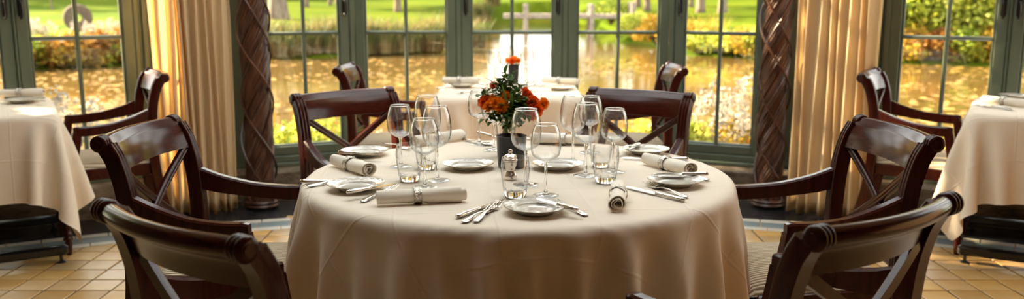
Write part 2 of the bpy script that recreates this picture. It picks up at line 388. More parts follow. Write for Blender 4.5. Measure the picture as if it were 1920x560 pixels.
def posts(i, ss, wd=.034, labs=None):
    A, D, L = facet(i)
    for q, s in enumerate(ss):
        trim(A, D, [(s - wd / 2, s + wd / 2, -.008, .06, ZF, ZTOP + .07)], labs[q] if labs else 'slim sage green post, %s from the left, %s' % (ORD[q], names[i]))
# centre: three casements
for i in (4, 5, 6, 2, 8, 1, 9): sill_head(i)
A, D, L = facet(5)
for k, (h, wd) in enumerate((('r', 'left'), ('l', 'middle'), ('r', 'right'))):
    casement(A, D, .7 * k + .017, .7 * (k + 1) - .017, 'sage green casement with glazing bars, %s of the three facing the garden' % wd, handle={0: None, 1: 'l', 2: None}[k])
A5 = A
# a second handle on the middle casement's other stile
hm = [o for o in bpy.data.objects if o.name == 'window_2'][0]
h2 = link('handle', handle_me, M['iron'], hm); h2.location = (.666 - .031, 0, 1.235)
posts(5, (.7, 1.4), labs=('slim sage green post left of the middle casement', 'slim sage green post right of the middle casement'))
for i, h, wd in ((4, 'r', 'left'), (6, 'l', 'right')):
    A, D, L = facet(i)
    casement(A, D, .02, L - .02, 'narrow angled sage green casement beside the %s woven column' % wd, handle=h)
    posts(i, (0, L))
# side windows of the bay
for i, sgn, wd in ((2, -1, 'left'), (8, 1, 'right')):
    A, D, L = facet(i)
    ta, tb = sorted((plan_t(960 + sgn * 727, A, D), plan_t(960 + sgn * 903, A, D)))
    t2 = plan_t(960 + sgn * 956, A, D)
    c0, c1 = ta - .062, tb + .062
    casement(A, D, c0, c1, 'sage green casement with iron latch behind the %s side table' % wd, handle='l' if sgn < 0 else 'r')
    if sgn < 0:
        o0, o1 = .02, t2 + .062
        jam = (c1, L)
    else:
        o0, o1 = t2 - .062, L - .02
        jam = (0, c0)
    casement(A, D, o0, o1, 'sage green casement at the %s edge of the photo' % wd, handle='r' if sgn < 0 else 'l')
    ga, gb = (o1, c0) if sgn < 0 else (c1, o0)
    g = gb - ga
    trim(A, D, [(ga, gb, .0, .08, ZF, ZTOP + .07), (ga + g * .25, gb - g * .25, -.016, .02, ZF, ZTOP + .07)], 'sage green double post beside the %s side casement' % wd)
    ja, jb = jam; g = jb - ja
    bx = [(ja, jb, .015, .09, ZF, ZC)]
    e0, sg2 = (ja, 1) if sgn < 0 else (jb, -1)
    def rel(a, b_, y): 
        p, q = sorted((e0 + sg2 * a, e0 + sg2 * b_)); return (p, q, y, .05, ZF, ZC)
    bx += [rel(0, .030, -.004), rel(.045, .075, -.020), rel(.088, .13, -.012), rel(.145, .19, -.028), rel(.20, g, -.006)]
    trim(A, D, bx, 'reeded sage green jamb between the %s window and curtain' % wd, cat='jamb')
# pier behind each column
for i, wd in ((3, 'left'), (7, 'right')):
    A, D, L = facet(i)
    trim(A, D, [(-.03, L + .03, -.01, .09, ZS, ZC)], 'flat sage green pier behind the %s woven column' % wd, cat='pier')
# the rest of the ring, outside the picture
for i in (0, 10):
    A, D, L = facet(i); b = MB(); b.box((L / 2, .05, (ZS + ZTOP + .17) / 2), (L + .06, .08, ZTOP + .17 - ZS)); o = struct(b.build('wall_side', M['panel'], smooth=False)); o.matrix_world = basis(A, D); tag(o, 'dark panelled wall beyond the %s windows' % ('left' if i == 0 else 'right'), 'wall')
for i in (1, 9):
    A, D, L = facet(i); n = 2
    for k in range(n):
        casement(A, D, L / n * k + .02, L / n * (k + 1) - .02, '%s sage green casement from the left along the %s' % (ORD[k], names[i]))
    posts(i, (0, L / n, L))
# low stone plinth under the windows, one piece per facet
for i in range(len(VB) - 1):
    A, D, L = facet(i); b = MB()
    nseg = max(3, int(L / .22)); ys = []
    v = []; f = []
    rr = random.Random(40 + i)
    zz = [0, .06, .12, .175, ZS]
    for a in range(nseg + 1):
        s = -.04 + (L + .08) * a / nseg
        for j, z in enumerate(zz):
            v.append((s, -.10 + (.03 if j == 4 else 0) + rr.uniform(-.006, .006), z - (.004 if j == 0 else 0)))
        v.append((s, .09, ZS)); v.append((s, .09, -.02)); 
    m_ = 7
    for a in range(nseg):
        for j in range(m_ - 1):
            f.append((a * m_ + j, (a + 1) * m_ + j, (a + 1) * m_ + j + 1, a * m_ + j + 1))
    b.add(v, f); o = b.build('wall_plinth', M['stone']); o.matrix_world = basis(A, D); struct(o)
    tag(o, 'low rough stone plinth under the window, %s stretch from the left' % ORD[i], 'plinth')
    # wall over the head
    b = MB(); b.box((L / 2, .05, (ZTOP + .17 + ZC) / 2), (L + .06, .10, ZC - ZTOP - .17)); o = b.build('wall_above_window', M['plaster'], smooth=False); o.matrix_world = basis(A, D); struct(o)
    tag(o, 'cream plaster band above the window, %s stretch from the left' % ORD[i], 'wall')
# walls and ceiling behind the camera
YB = -3.0
for sg, nm in ((-1, 'left'), (1, 'right')):
    b = MB(); b.box((sg * 4.3, (2.25 + YB) / 2, ZC / 2), (.1, 2.25 - YB, ZC)); o = struct(b.build('wall_' + nm, M['panel'], smooth=False)); tag(o, 'dark panelled wall on the %s behind the camera' % nm, 'wall')
b = MB(); b.box((0, YB - .05, ZC / 2), (8.7, .1, ZC)); o = struct(b.build('wall_back', M['panel'], smooth=False)); tag(o, 'dark panelled wall behind the camera', 'wall')
SK = (-1.9, 1.9, 2.35, 5.1)  # ceiling opening, made to let more sky light down on the table
b = MB()
for x0, x1, y0, y1 in ((-4.5, SK[0], YB - .1, 6.1), (SK[1], 4.5, YB - .1, 6.1), (SK[0], SK[1], YB - .1, SK[2]), (SK[0], SK[1], SK[3], 6.1)):
    b.box(((x0 + x1) / 2, (y0 + y1) / 2, ZC + .06), (x1 - x0, y1 - y0, .12))
o = struct(b.build('ceiling', M['plaster'], smooth=False)); tag(o, 'cream plaster ceiling opened for an added roof light over the round table', 'ceiling')
sk = thing('window_%d' % (wcount[0] + 1), 'unseen roof light with glazing bars, added to brighten the round table', 'window', ((SK[0] + SK[1]) / 2, (SK[2] + SK[3]) / 2, ZC + .12)); struct(sk)  # glazing of the unseen roof light, added only to brighten the room
sw, sh = SK[1] - SK[0], SK[3] - SK[2]
for k in range(6):
    b = MB(); b.box((-sw / 2 + sw * k / 5, 0, .03), (.05, sh, .06)); b.build('glazing_bar', M['sage'], sk, smooth=False)
for k in range(5):
    b = MB(); b.box((-sw / 2 + sw * (k + .5) / 5, 0, .03), (sw / 5 - .05, sh, .006)); b.build('glass_pane', M['pane'], sk, smooth=False)

# ------------------------------------------------------------------ floor
RC, RO, RI = (0, -.14), 5.34, 5.09
poly = [(v[0], v[1]) for v in VB] + [(4.3, YB), (-4.3, YB)]
def inset_poly_mesh(z): return MB().add([(x, y, z) for x, y in poly], [tuple(reversed(range(len(poly))))])
floor = struct(inset_poly_mesh(-.006).build('floor', M['grout'], smooth=False)); tag(floor, 'ochre tiled floor with a curved border of cream and slate blue tiles', 'floor')
# black strip beyond the border
v = []; f = []
a0, a1, n = R(20), R(160), 70
for k in range(n + 1):
    a = a0 + (a1 - a0) * k / n
    for r in (RO - .004, 6.15): v.append((RC[0] + r * math.cos(a), RC[1] + r * math.sin(a), .0))
for k in range(n): f.append((2 * k, 2 * k + 2, 2 * k + 3, 2 * k + 1))
MB().add(v, f).build('black_margin', M['blackfloor'], floor, smooth=False)
def arc_tile(r0, r1, da, z=.0035):
    v = []; k = 3
    g = .003
    for zz, ins in ((-.005, 0), (z - .001, 0), (z, .0015)):
        for i in range(k + 1):
            a = -da / 2 + da * i / k
            for r in (r0 + g + ins, r1 - g - ins):
                aa = a * (1 - 2 * (g + ins) / (da * r)); v.append((r * math.sin(aa), r * math.cos(aa), zz))
    f = []; m_ = 2 * (k + 1)
    ring = [0, 2, 4, 6, 7, 5, 3, 1]
    for l in range(2):
        for i in range(8):
            p, q = ring[i], ring[(i + 1) % 8]; f.append((l * m_ + p, l * m_ + q, (l + 1) * m_ + q, (l + 1) * m_ + p))
    for i in range(k): b = 2 * m_ + 2 * i; f.append((b, b + 1, b + 3, b + 2))
    me = mesh('border_tile', v, f, False); return me
rows = ((RO - .068, RO, .165, 'tile_w', .0), (RI + .068, RO - .068, .185, 'tile_b', .5), (RI, RI + .068, .165, 'tile_w', .33))
for r0, r1, ln, mm, ph in rows:
    da = ln / r1; me = arc_tile(r0, r1, da); me.materials.append(M[mm])
    k = 0; a = R(-38) + da * ph
    while a < R(38):
        o = link('border_tile', me, None, floor); o.location = (RC[0], RC[1], 0); o.rotation_euler = (0, 0, a); a += da
# ochre tiles
TP = .15
b = MB(); b.box((0, 0, -.003), (TP - .009, TP - .009, .008), bev=.0025); tile_me = b.me('floor_tile', sharp=30); tile_me.materials.append(M['tile'])
cand = []; rest = []
for i in range(-26, 27):
    for j in range(-19, 40):
        x, y = (i + .5) * TP, (j + .5) * TP
        if math.hypot(abs(x) + TP / 2 - RC[0], y - TP / 2 - RC[1]) > RO - .05 or abs(x) > 3.9: continue
        px, py = project((x, y, 0))
        vis = y > 3.2 and -30 < px < 1950 and py < 585 and (px < 610 or px > 1335)
        (cand if vis else rest).append((y, x))
cand.sort()
rest += cand[300:]
for y, x in cand[:300]:
    o = link('floor_tile', tile_me, None, floor); o.location = (x, y, rnd.uniform(-.0006, .0006))
b = MB()
for y, x in rest: b.box((x, y, -.003), (TP - .009, TP - .009, .008))
o = b.build('floor_tiles', M['tile'], floor, smooth=False); o['kind'] = 'stuff'

# ================================================================== CLOTH
def drape(kind, size, half, off, n, steps, rot=0.0, seed=1, iters=4, thick=.004, zmin=-.735):
    """a square cloth let down over a round (size = radius) or square (size = half side) table top at z = 0"""
    rng = np.random.default_rng(seed); ft = np.float32
    h = 2 * half / (n - 1); u = np.linspace(-half, half, n)
    X, Y = np.meshgrid(u, u, indexing='ij'); c, s = math.cos(rot), math.sin(rot)
    p = np.stack([c * X - s * Y + off[0], s * X + c * Y + off[1], .012 + rng.normal(0, .0008, X.shape)], -1).reshape(-1, 3).astype(ft)
    I, J = np.meshgrid(np.arange(n), np.arange(n), indexing='ij'); groups = []
    def add(di, dj, k):
        L = h * math.hypot(di, dj)
        for ph in range(2):
            key = (I // abs(di) if di else J // abs(dj)) % 2
            ok = (I + di < n) & (I + di >= 0) & (J + dj < n) & (J + dj >= 0) & (key == ph)
            groups.append(((I * n + J)[ok], ((I + di) * n + (J + dj))[ok], ft(L), ft(k)))
    for a in ((1, 0, 1.), (0, 1, 1.), (1, 1, .5), (1, -1, .5), (2, 0, .025), (0, 2, .025)): add(*a)
    rr = .014; sz = size - rr
    def collide(p, q):
        z = p[:, 2] + rr
        if kind == 'round':
            r = np.hypot(p[:, 0], p[:, 1]) + 1e-9; d0 = r - sz; o = p[:, :2] / r[:, None]
        else:
            e = p[:, :2] - np.clip(p[:, :2], -sz, sz); le = np.hypot(e[:, 0], e[:, 1])
            ins = np.abs(p[:, :2]) - sz; big = ins.argmax(1)
            o = np.where((le > 1e-9)[:, None], e / np.maximum(le, 1e-9)[:, None], np.stack([(big == 0) * np.sign(p[:, 0]), (big == 1) * np.sign(p[:, 1])], -1))
            d0 = np.where(le > 1e-9, le, ins.max(1))
        dx = np.maximum(d0, 0); dz = np.maximum(z, 0); dd = np.hypot(dx, dz)
        corner = (d0 > 0) & (z > 0); side = ~corner & (d0 > z)
        dist = np.where(corner, dd, np.where(side, d0, z)) - rr - thick; m = dist < 0
        nh = np.where(corner, dx / np.maximum(dd, 1e-6), side * 1.); nz = np.where(corner, dz / np.maximum(dd, 1e-6), (~side) * 1.)
        Nn = np.stack([nh * o[:, 0], nh * o[:, 1], nz], -1).astype(ft)[m]
        if m.any():
            pm = p[m] - Nn * dist[m][:, None].astype(ft)
            t = pm - q[m]; t -= Nn * (t * Nn).sum(1)[:, None]; p[m] = pm - t * ft(.6)
        np.maximum(p[:, 2], ft(zmin), out=p[:, 2])
    v = np.zeros_like(p); dt = ft(1 / 60.)
    for st in range(steps):
        v[:, 2] -= dt; v *= ft(.985 if st < steps * .7 else .94)
        q = p.copy(); p = p + v * dt
        for it in range(iters):
            for a, b, L, k in groups:
                d = p[b] - p[a]; l = np.sqrt((d * d).sum(1)); w_ = (ft(.5) * k * (1 - L / np.maximum(l, 1e-9)))[:, None] * d
                p[a] += w_; p[b] -= w_
            if it == 1: collide(p, q)
        collide(p, q); v = (p - q) / dt
    return p.reshape(n, n, 3)
def cloth_mesh(name, P):
    n = P.shape[0]; v = P.reshape(-1, 3).tolist()
    f = [(i * n + j, (i + 1) * n + j, (i + 1) * n + j + 1, i * n + j + 1) for i in range(n - 1) for j in range(n - 1)]
    me = mesh(name, v, f); uv = me.uv_layers.new(name='UVMap'); li = np.empty(len(me.loops), int); me.loops.foreach_get('vertex_index', li)
    uv.data.foreach_set('uv', np.stack([(li // n) / (n - 1), (li % n) / (n - 1)], -1).astype(np.float32).ravel()); return me
def cloth_material():
    m = M['cloth']; t = m.node_tree
    p = [n_ for n_ in t.nodes if n_.type == 'BSDF_PRINCIPLED'][0]; old = [n_ for n_ in t.nodes if n_.type == 'BUMP'][0]
    uv = N(t, 'ShaderNodeUVMap'); sep = N(t, 'ShaderNodeSeparateXYZ'); t.links.new(uv.outputs[0], sep.inputs[0]); hs = []
    for ax, cnt in (('X', 8), ('Y', 8)):
        a = N(t, 'ShaderNodeMath', operation='MULTIPLY'); a.inputs[1].default_value = cnt; t.links.new(sep.outputs[ax], a.inputs[0])
        b = N(t, 'ShaderNodeMath', operation='PINGPONG'); b.inputs[1].default_value = .5; t.links.new(a.outputs[0], b.inputs[0])
        c = N(t, 'ShaderNodeMapRange'); c.inputs['From Max'].default_value = .028; c.inputs['To Min'].default_value = 1; c.inputs['To Max'].default_value = 0; c.interpolation_type = 'SMOOTHSTEP'
        t.links.new(b.outputs[0], c.inputs[0]); hs.append(c)
    mx = N(t, 'ShaderNodeMath', operation='MAXIMUM'); t.links.new(hs[0].outputs[0], mx.inputs[0]); t.links.new(hs[1].outputs[0], mx.inputs[1])
    bp = N(t, 'ShaderNodeBump'); bp.inputs['Strength'].default_value = .22; bp.inputs['Distance'].default_value = .006
    t.links.new(mx.outputs[0], bp.inputs['Height']); t.links.new(old.outputs[0], bp.inputs['Normal']); t.links.new(bp.outputs[0], p.inputs['Normal'])
cloth_material()
TABZ = .745; TOPZ = .7505
TC = (.018, 2.715); TR = .672
def cloth_obj(me, label, loc, rz=0, group=None):
    o = link('tablecloth', me, M['cloth']); o.location = loc; o.rotation_euler = (0, 0, rz); tag(o, label, 'tablecloth', group)
    md = o.modifiers.new('smooth', 'SUBSURF'); md.levels = 1; md.render_levels = 2
    return o
# round table under its cloth
t = thing('round_table', 'round dining table hidden under the large cream cloth', 'table', (*TC, 0))
b = MB(); b.lathe([(0.001, TABZ), (TR - .034, TABZ - .001), (TR - .018, TABZ - .008), (TR - .016, TABZ - .02), (TR - .024, TABZ - .028), (.001, TABZ - .028)], n=72); b.build('table_top', M['wood'], t)
b = MB(); b.lathe([(.10, TABZ - .029), (.06, .66), (.05, .5), (.075, .38), (.055, .3), (.09, .2), (.10, .12), (.06, .09), (.0, .09)], n=28); b.build('pedestal', M['wood'], t)
for k in range(4):
    a = R(45 + 90 * k); b = MB(); b.tube(spline([(.05 * math.cos(a), .05 * math.sin(a), .16), (.2 * math.cos(a), .2 * math.sin(a), .13), (.36 * math.cos(a), .36 * math.sin(a), .05), (.42 * math.cos(a), .42 * math.sin(a), .022)], 10), [.03, .03, .028, .027, .026, .025, .024, .023, .022, .022]); b.build('foot', M['wood'], t)
RP = drape('round', TR, .985, (-.085, .02), 84, 620, rot=R(4), seed=3)
# soft folds that start at the rim and deepen downwards
_th = np.arctan2(RP[..., 0], -RP[..., 1]); _s = np.clip((-RP[..., 2] - .012) / .16, 0, 1) ** .8; _k = np.zeros_like(_th)
for _a, _w, _h in ((-86, 7, .6), (-64, 4, 1.0), (-46, 6, .55), (-27, 8, .75), (-5, 4, .8), (9, 7, .35), (23, 4.5, .8), (38, 5, 1.0), (52, 3.5, .7), (66, 5, 1.1), (88, 6, .8)): _k += _h * np.exp(-((np.degrees(_th) - _a) / _w) ** 2)
_f = 1 + (.046 * (_k - .32) * _s) / np.maximum(np.hypot(RP[..., 0], RP[..., 1]), .2); RP[..., 0] *= np.maximum(_f, .99); RP[..., 1] *= np.maximum(_f, .99)
cloth_obj(cloth_mesh('tablecloth', RP), 'large cream linen cloth draped in folds over the round table', (TC[0], TC[1], TABZ))
SQ = .42
QP = drape('square', SQ, .81, (0, .0), 58, 560, seed=5)
sq_me = cloth_mesh('square_tablecloth', QP)
def side_table(label, clabel, c, rz):
    t = thing('side_table', label, 'table', (*c, 0), rz, 'small square tables by the windows')
    b = MB(); b.box((0, 0, TABZ - .015), (2 * SQ - .056, 2 * SQ - .056, .026), bev=.010); b.build('table_top', M['wood'], t)
    for s in (-1, 1):
        b = MB(); b.box((0, s * (SQ - .07), .064), (2 * SQ - .03, .05, .046), bev=.010); fb = b.build('foot_bar', M['blackmetal'], t)
        for e in (-1, 1):
            b = MB(); b.lathe([(.001, 0), (.021, 0), (.022, .006), (.008, .012), (.008, .042), (.001, .042)], n=18, c=(e * (SQ - .05), s * (SQ - .07), 0)); b.build('levelling_foot', M['blackmetal'], fb)
        b = MB(); b.box((0, s * (SQ - .07), .40), (.06, .04, .632), bev=.008); b.build('upright', M['blackmetal'], t)
    b = MB(); b.box((0, 0, .20), (.04, 2 * (SQ - .07) - .03, .04), bev=.008); b.build('stretcher', M['blackmetal'], t)
    cl = cloth_obj(sq_me, clabel, (*c, TABZ), rz, 'cloths on the window tables')
    return t
ST = {'left': ((-2.725, 4.285), R(30)), 'right': ((2.735, 4.285), R(-30)), 'back': ((-.018, 5.175), 0)}
for k, wd in (('left', 'at the left edge of the photo'), ('right', 'at the right edge of the photo'), ('back', 'before the middle window')):
    side_table('small square table on a black metal base, %s' % wd, 'cream cloth with hanging corners on the square table %s' % wd, *ST[k])

# ================================================================== CHAIRS
SC_PTS = [(-.385, 0), (-.330, .12), (-.292, .25), (-.271, .40), (-.264, .50), (-.265, .62), (-.276, .735), (-.298, .822), (-.322, .868)]
ROLL = (-.342, .876); RR = .024
_st = spline([(0, y, z) for y, z in SC_PTS], 46)
def st_y(z):
    for a, b in zip(_st, _st[1:]):
        if a.z <= z <= b.z: return a.y + (b.y - a.y) * (z - a.z) / max(b.z - a.z, 1e-6)
    return _st[-1].y
def reeded(w_, d_, n_, r_=None):
    """section with a reeded front: a across, b depth (front +)"""
    r_ = r_ or w_ / (2 * n_); pr = [(-w_ / 2, -d_ / 2), (w_ / 2, -d_ / 2), (w_ / 2, d_ / 2 - r_)]
    for k in range(n_):
        ax = w_ / 2 - (w_ / n_) * (k + .5)
        for j in range(1, 6):
            a = math.pi * j / 6; pr.append((ax + .94 * w_ / (2 * n_) * math.cos(a), d_ / 2 - r_ + r_ * math.sin(a)))
    pr.append((-w_ / 2, d_ / 2 - r_)); return pr
def bow(u, hw=.21): return -.034 * (1 - (u / hw) ** 2)
HX = .224
def chair_parts(t):
    W_, X_ = M['wood'], M['woodx']
    # stiles running down into the rear legs
    for s in (-1, 1):
        fr = []
        pts = _st
        for i, p in enumerate(pts):
            tg = (pts[min(i + 1, len(pts) - 1)] - pts[max(i - 1, 0)]).normalized(); x = s * (HX - .012 * max(0, 1 - p.z / .42))
            fr.append((Vector((x, p.y, p.z)), Vector((1, 0, 0)), Vector((0, tg.z, -tg.y))))
        pr = reeded(.042, .048, 3, .0055); b = MB(); b.sweep(fr, pr)
        # curl round the roll
        fr2 = []
        a0 = math.atan2(_st[-1].z - ROLL[1], _st[-1].y - ROLL[0])
        stile = b.build('back_stile', W_, t, sharp=50)
        b = MB(); xc = s * HX
        pf = [(.001, -.025), (.012, -.025), (.013, -.022), (.020, -.022), (RR, -.018)]
        for k in range(3):
            c = -.012 + .012 * k
            pf += [(RR * .93, c - .0055), (RR * 1.04, c - .003), (RR * 1.07, c), (RR * 1.04, c + .003), (RR * .93, c + .0055)]
        pf += [(RR, .018), (.020, .022), (.013, .022), (.012, .025), (.001, .025)]
        b.lathe(pf, n=26, axis='x', c=(xc, ROLL[0], ROLL[1])); b.build('scroll', M['dark'] if False else W_, stile, sharp=60)
    # curved crest tablet
    cs = [p for p in _st if p.z > .788]; fr_n = []
    for i, p in enumerate(cs):
        tg = (cs[min(i + 1, len(cs) - 1)] - cs[max(i - 1, 0)]).normalized(); fr_n.append((p, Vector((0, tg.z, -tg.y))))
    outl = [p + n_ * .014 for p, n_ in fr_n]
    p, n_ = fr_n[-1]; a0 = math.atan2((outl[-1].z - ROLL[1]), outl[-1].y - ROLL[0]); rr = .0195
    for k in range(1, 12):
        a = a0 + (R(255) - a0) * k / 11; outl.append(Vector((0, ROLL[0] + rr * math.cos(a), ROLL[1] + rr * math.sin(a))))
    outl += [p - n_ * .010 for p, n_ in reversed(fr_n) if p.z < .85]
    b = MB(); v = []; f = []; nu = 21; m_ = len(outl)
    for i in range(nu):
        u = -.206 + .412 * i / (nu - 1)
        v += [Vector((u, q.y + bow(u), q.z)) for q in outl]
    for i in range(nu - 1):
        for k in range(m_): k2 = (k + 1) % m_; f.append((i * m_ + k, (i + 1) * m_ + k, (i + 1) * m_ + k2, i * m_ + k2))
    f.append(tuple(range(m_))); f.append(tuple(reversed(range((nu - 1) * m_, nu * m_))))
    b.add(v, f); b.build('crest_rail', X_, t, sharp=45)
    # crossed bars
    pr2 = reeded(.027, .018, 2, .005)
    for s in (-1, 1):
        fr = []
        for i in range(15):
            k = i / 14; u = s * (-.208 + .416 * k); z = .798 - .29 * k
            o = Vector((u, st_y(z) + bow(u) + (.003 if s > 0 else -.003), z)); fr.append(o)
        frames = []
        for i, o in enumerate(fr):
            tg = (fr[min(i + 1, 14)] - fr[max(i - 1, 0)]).normalized(); fw = Vector((0, 1, 0)); sd = fw.cross(tg).normalized(); fw = tg.cross(sd).normalized()
            frames.append((o, sd, fw))
        MB().sweep(frames, pr2).build('cross_bar', W_, t, sharp=50)
    frames = []
    for i in range(13):
        u = -.206 + .412 * i / 12; frames.append((Vector((u, st_y(.497) + bow(u), .497)), Vector((0, 0, 1)), Vector((0, 1, 0))))
    MB().sweep(frames, reeded(.036, .022, 2, .005)).build('lower_rail', X_, t, sharp=50)
    # arms and their supports
    for s in (-1, 1):
        ps = spline([(s * HX, -.266, .686), (s * (HX + .010), -.18, .660), (s * (HX + .026), -.07, .639), (s * (HX + .032), .03, .631), (s * (HX + .032), .108, .632)], 20)
        frames = []
        for i, o in enumerate(ps):
            tg = (ps[min(i + 1, 19)] - ps[max(i - 1, 0)]).normalized(); sd = tg.cross(Vector((0, 0, 1))).normalized(); frames.append((o, sd, sd.cross(tg).normalized()))
        def sec(i):
            hh = .036 - .012 * min(1, i / 9); hw = .017; c = .006
            q = 1 if i < 19 else .82
            return [(-hw * q, -hh), (hw * q, -hh), (hw * q, hh * q - c), (hw * q - c, hh * q), (-hw * q + c, hh * q), (-hw * q, hh * q - c)]
        MB().sweep(frames, sec).build('arm', W_, t, sharp=30)
        ps = spline([(s * (HX + .032), .090, .622), (s * (HX + .031), .100, .56), (s * (HX + .026), .116, .48), (s * (HX + .020), .136, .385)], 12)
        frames = []
        for i, o in enumerate(ps):
            tg = (ps[min(i + 1, 11)] - ps[max(i - 1, 0)]).normalized(); sd = Vector((1, 0, 0)); frames.append((o, sd, tg.cross(sd).normalized()))
        MB().sweep(frames, lambda i: [(-.017, -.021), (.017, -.021), (.017, .017), (.012, .021), (-.012, .021), (-.017, .017)]).build('arm_support', W_, t, sharp=30)
    # seat frame
    bw, fw_, yb, yf = .205, .245, -.268, .195
    def rail(p0, p1, nm):
        p0, p1 = Vector(p0), Vector(p1); d = p1 - p0; L = d.length; a = math.atan2(d.y, d.x)
        b = MB(); b.box((p0 + p1) / 2, (L, .028, .062), M=Matrix.Rotation(a, 3, 'Z'), bev=.005); b.build(nm, X_, t)
    rail((-fw_ + .02, yf, .402), (fw_ - .02, yf, .402), 'seat_rail'); rail((-bw + .0, yb + .004, .402), (bw, yb + .004, .402), 'seat_rail')
    for s in (-1, 1): rail((s * bw, yb + .02, .402), (s * fw_, yf - .014, .402), 'seat_rail')
    n = 22; v = []; f = []
    for j in range(n + 1):
        q = -1 + 2 * j / n
        for i in range(n + 1):
            pq = -1 + 2 * i / n; y = (yb + yf) / 2 + q * ((yf - yb) / 2 + .008); hw = bw + (fw_ - bw) * (q + 1) / 2 + .004
            e = max(abs(pq), abs(q)); dome = (1 - abs(pq) ** 4) * (1 - abs(q) ** 4)
            v.append((pq * hw, y, .430 + .048 * dome ** .45))
    m_ = n + 1
    for j in range(n):
        for i in range(n): f.append((j * m_ + i, j * m_ + i + 1, (j + 1) * m_ + i + 1, (j + 1) * m_ + i))
    b = MB(); b.add(v, f); b.add([(-bw, yb, .415), (bw, yb, .415), (fw_, yf, .415), (-fw_, yf, .415)], [(0, 3, 2, 1)])
    b.build('seat', M['seat'], t, sharp=None)
    pf = [(.001, .372), (.026, .372), (.026, .352), (.020, .347), (.026, .338), (.026, .330), (.018, .324), (.020, .315), (.023, .300), (.022, .27), (.0195, .20), (.0165, .135), (.0155, .122), (.022, .116), (.025, .108), (.022, .100), (.016, .096), (.024, .086), (.024, .078), (.015, .072), (.019, .060), (.0165, .03), (.014, 0), (.001, 0)]
    for s in (-1, 1):
        b = MB(); b.lathe(pf, n=36, c=(s * (fw_ - .022), yf - .024, 0), wob=lambda i, a: (.055 * math.cos(9 * a) if 7 < i < 12 else 0)); b.build('front_leg', W_, t, sharp=60)
chair0 = thing('dining_armchair', '', 'chair'); chair_parts(chair0)
GC = 'mahogany armchairs with crossed back bars'
first = [True]
def chair(label, mid, ang):
    """mid = plan position under the middle of the crest, ang = facing direction in degrees from +x"""
    c = chair0 if first[0] else clone(chair0); first[0] = False
    rz = R(ang) - R(90); c.rotation_euler = (0, 0, rz)
    off = Matrix.Rotation(rz, 3, 'Z') @ Vector((0, -.340, 0)); c.location = (mid[0] - off.x, mid[1] - off.y, 0)
    c['label'] = label; c['category'] = 'chair'; c['group'] = GC; return c
def crest(pl, pr, z=.876):
    a, b = at(*pl, z), at(*pr, z); return ((a.x + b.x) / 2, (a.y + b.y) / 2), math.degrees(math.atan2(b.y - a.y, b.x - a.x))
# pl, pr: the two ends of the crest as seen, left then right; facing is square to it
m_, a_ = crest((556, 186), (728, 172)); chair('mahogany armchair behind the round table on the left, its front towards the camera', m_, a_ - 90)
m_, a_ = crest((1112, 172), (1294, 184)); chair('mahogany armchair behind the round table on the right, its front towards the camera', m_, a_ - 90)
m_, a_ = crest((200, 268), (325, 226)); chair('mahogany armchair at the left side of the round table, seen from its side', (m_[0], 2.755), -5)
m_, a_ = crest((1606, 226), (1748, 268)); chair('mahogany armchair at the right side of the round table, seen from its side', (m_[0], 2.755), 185)
m_, a_ = crest((203, 385), (478, 460)); chair('nearest mahogany armchair on the left, its curved back towards the camera', (m_[0], m_[1] - .03), 53)
m_, a_ = crest((1515, 443), (1751, 370)); chair('nearest mahogany armchair on the right, its curved back towards the camera', (m_[0] + .01, m_[1] - .03), 126)
chair('mahogany armchair at the square table on the left, in front of the left curtain', (-1.935, 4.755), 211)
chair('mahogany armchair at the square table on the right, in front of the right curtain', (1.945, 4.755), -31)
chair('mahogany armchair at the left of the back table, before the window', (-.985, 5.15), 0)
chair('mahogany armchair at the right of the back table, before the window', (.965, 5.15), 180)

# ================================================================== WOVEN COLUMNS
def column(label, c, seed):
    rr = random.Random(seed); t = thing('woven_column', label, 'column', (*c, 0)); Hc = ZC - .002; rad = .088
    b = MB(); b.lathe([(.001, .0), (.068, .0), (.068, Hc), (.001, Hc)], n=24); b.build('core', M['dark'], t)
    nt_ = 30
    for k in range(nt_):
        ph = 2 * math.pi * k / nt_; turns = 3.7; pts = []
        r0 = rr.uniform(.006, .0095); ro = rr.uniform(-.006, .003)
        for i in range(72):
            z = .03 + (Hc - .035) * i / 71; a = ph + turns * 2 * math.pi * z / Hc * 1.0 + rr.uniform(-.02, .02)
            r = rad - .012 + ro + .006 * math.sin(z * 5 + k); pts.append((r * math.cos(a), r * math.sin(a), z))
        MB().tube(pts, r0, n=6).build('twig', M['twig'], t)
    for k in range(3):
        ph = 2 * math.pi * k / 3 + rr.uniform(-.5, .5); turns = -rr.uniform(3.2, 3.9); pts = []; r0 = rr.uniform(.0045, .0085)
        for i in range(84):
            z = .02 + (Hc - .025) * i / 83; a = ph + turns * 2 * math.pi * z / Hc
            r = rad + .008 + .006 * math.sin(z * 4 + k * 2); pts.append((r * math.cos(a), r * math.sin(a), z))
        MB().tube(pts, r0, n=6).build('vine', M['twig'], t)
    for z in (.022, .045):
        pts = [((rad + .006) * math.cos(a), (rad + .006) * math.sin(a), z) for a in [2 * math.pi * i / 28 for i in range(29)]]
        MB().tube(pts, .011, n=6).build('binding', M['twig'], t)
column('column of twisted dark willow twigs beside the left curtain', (-1.555, 5.30), 4)
column('column of twisted dark willow twigs beside the right curtain', (1.600, 5.33), 9)

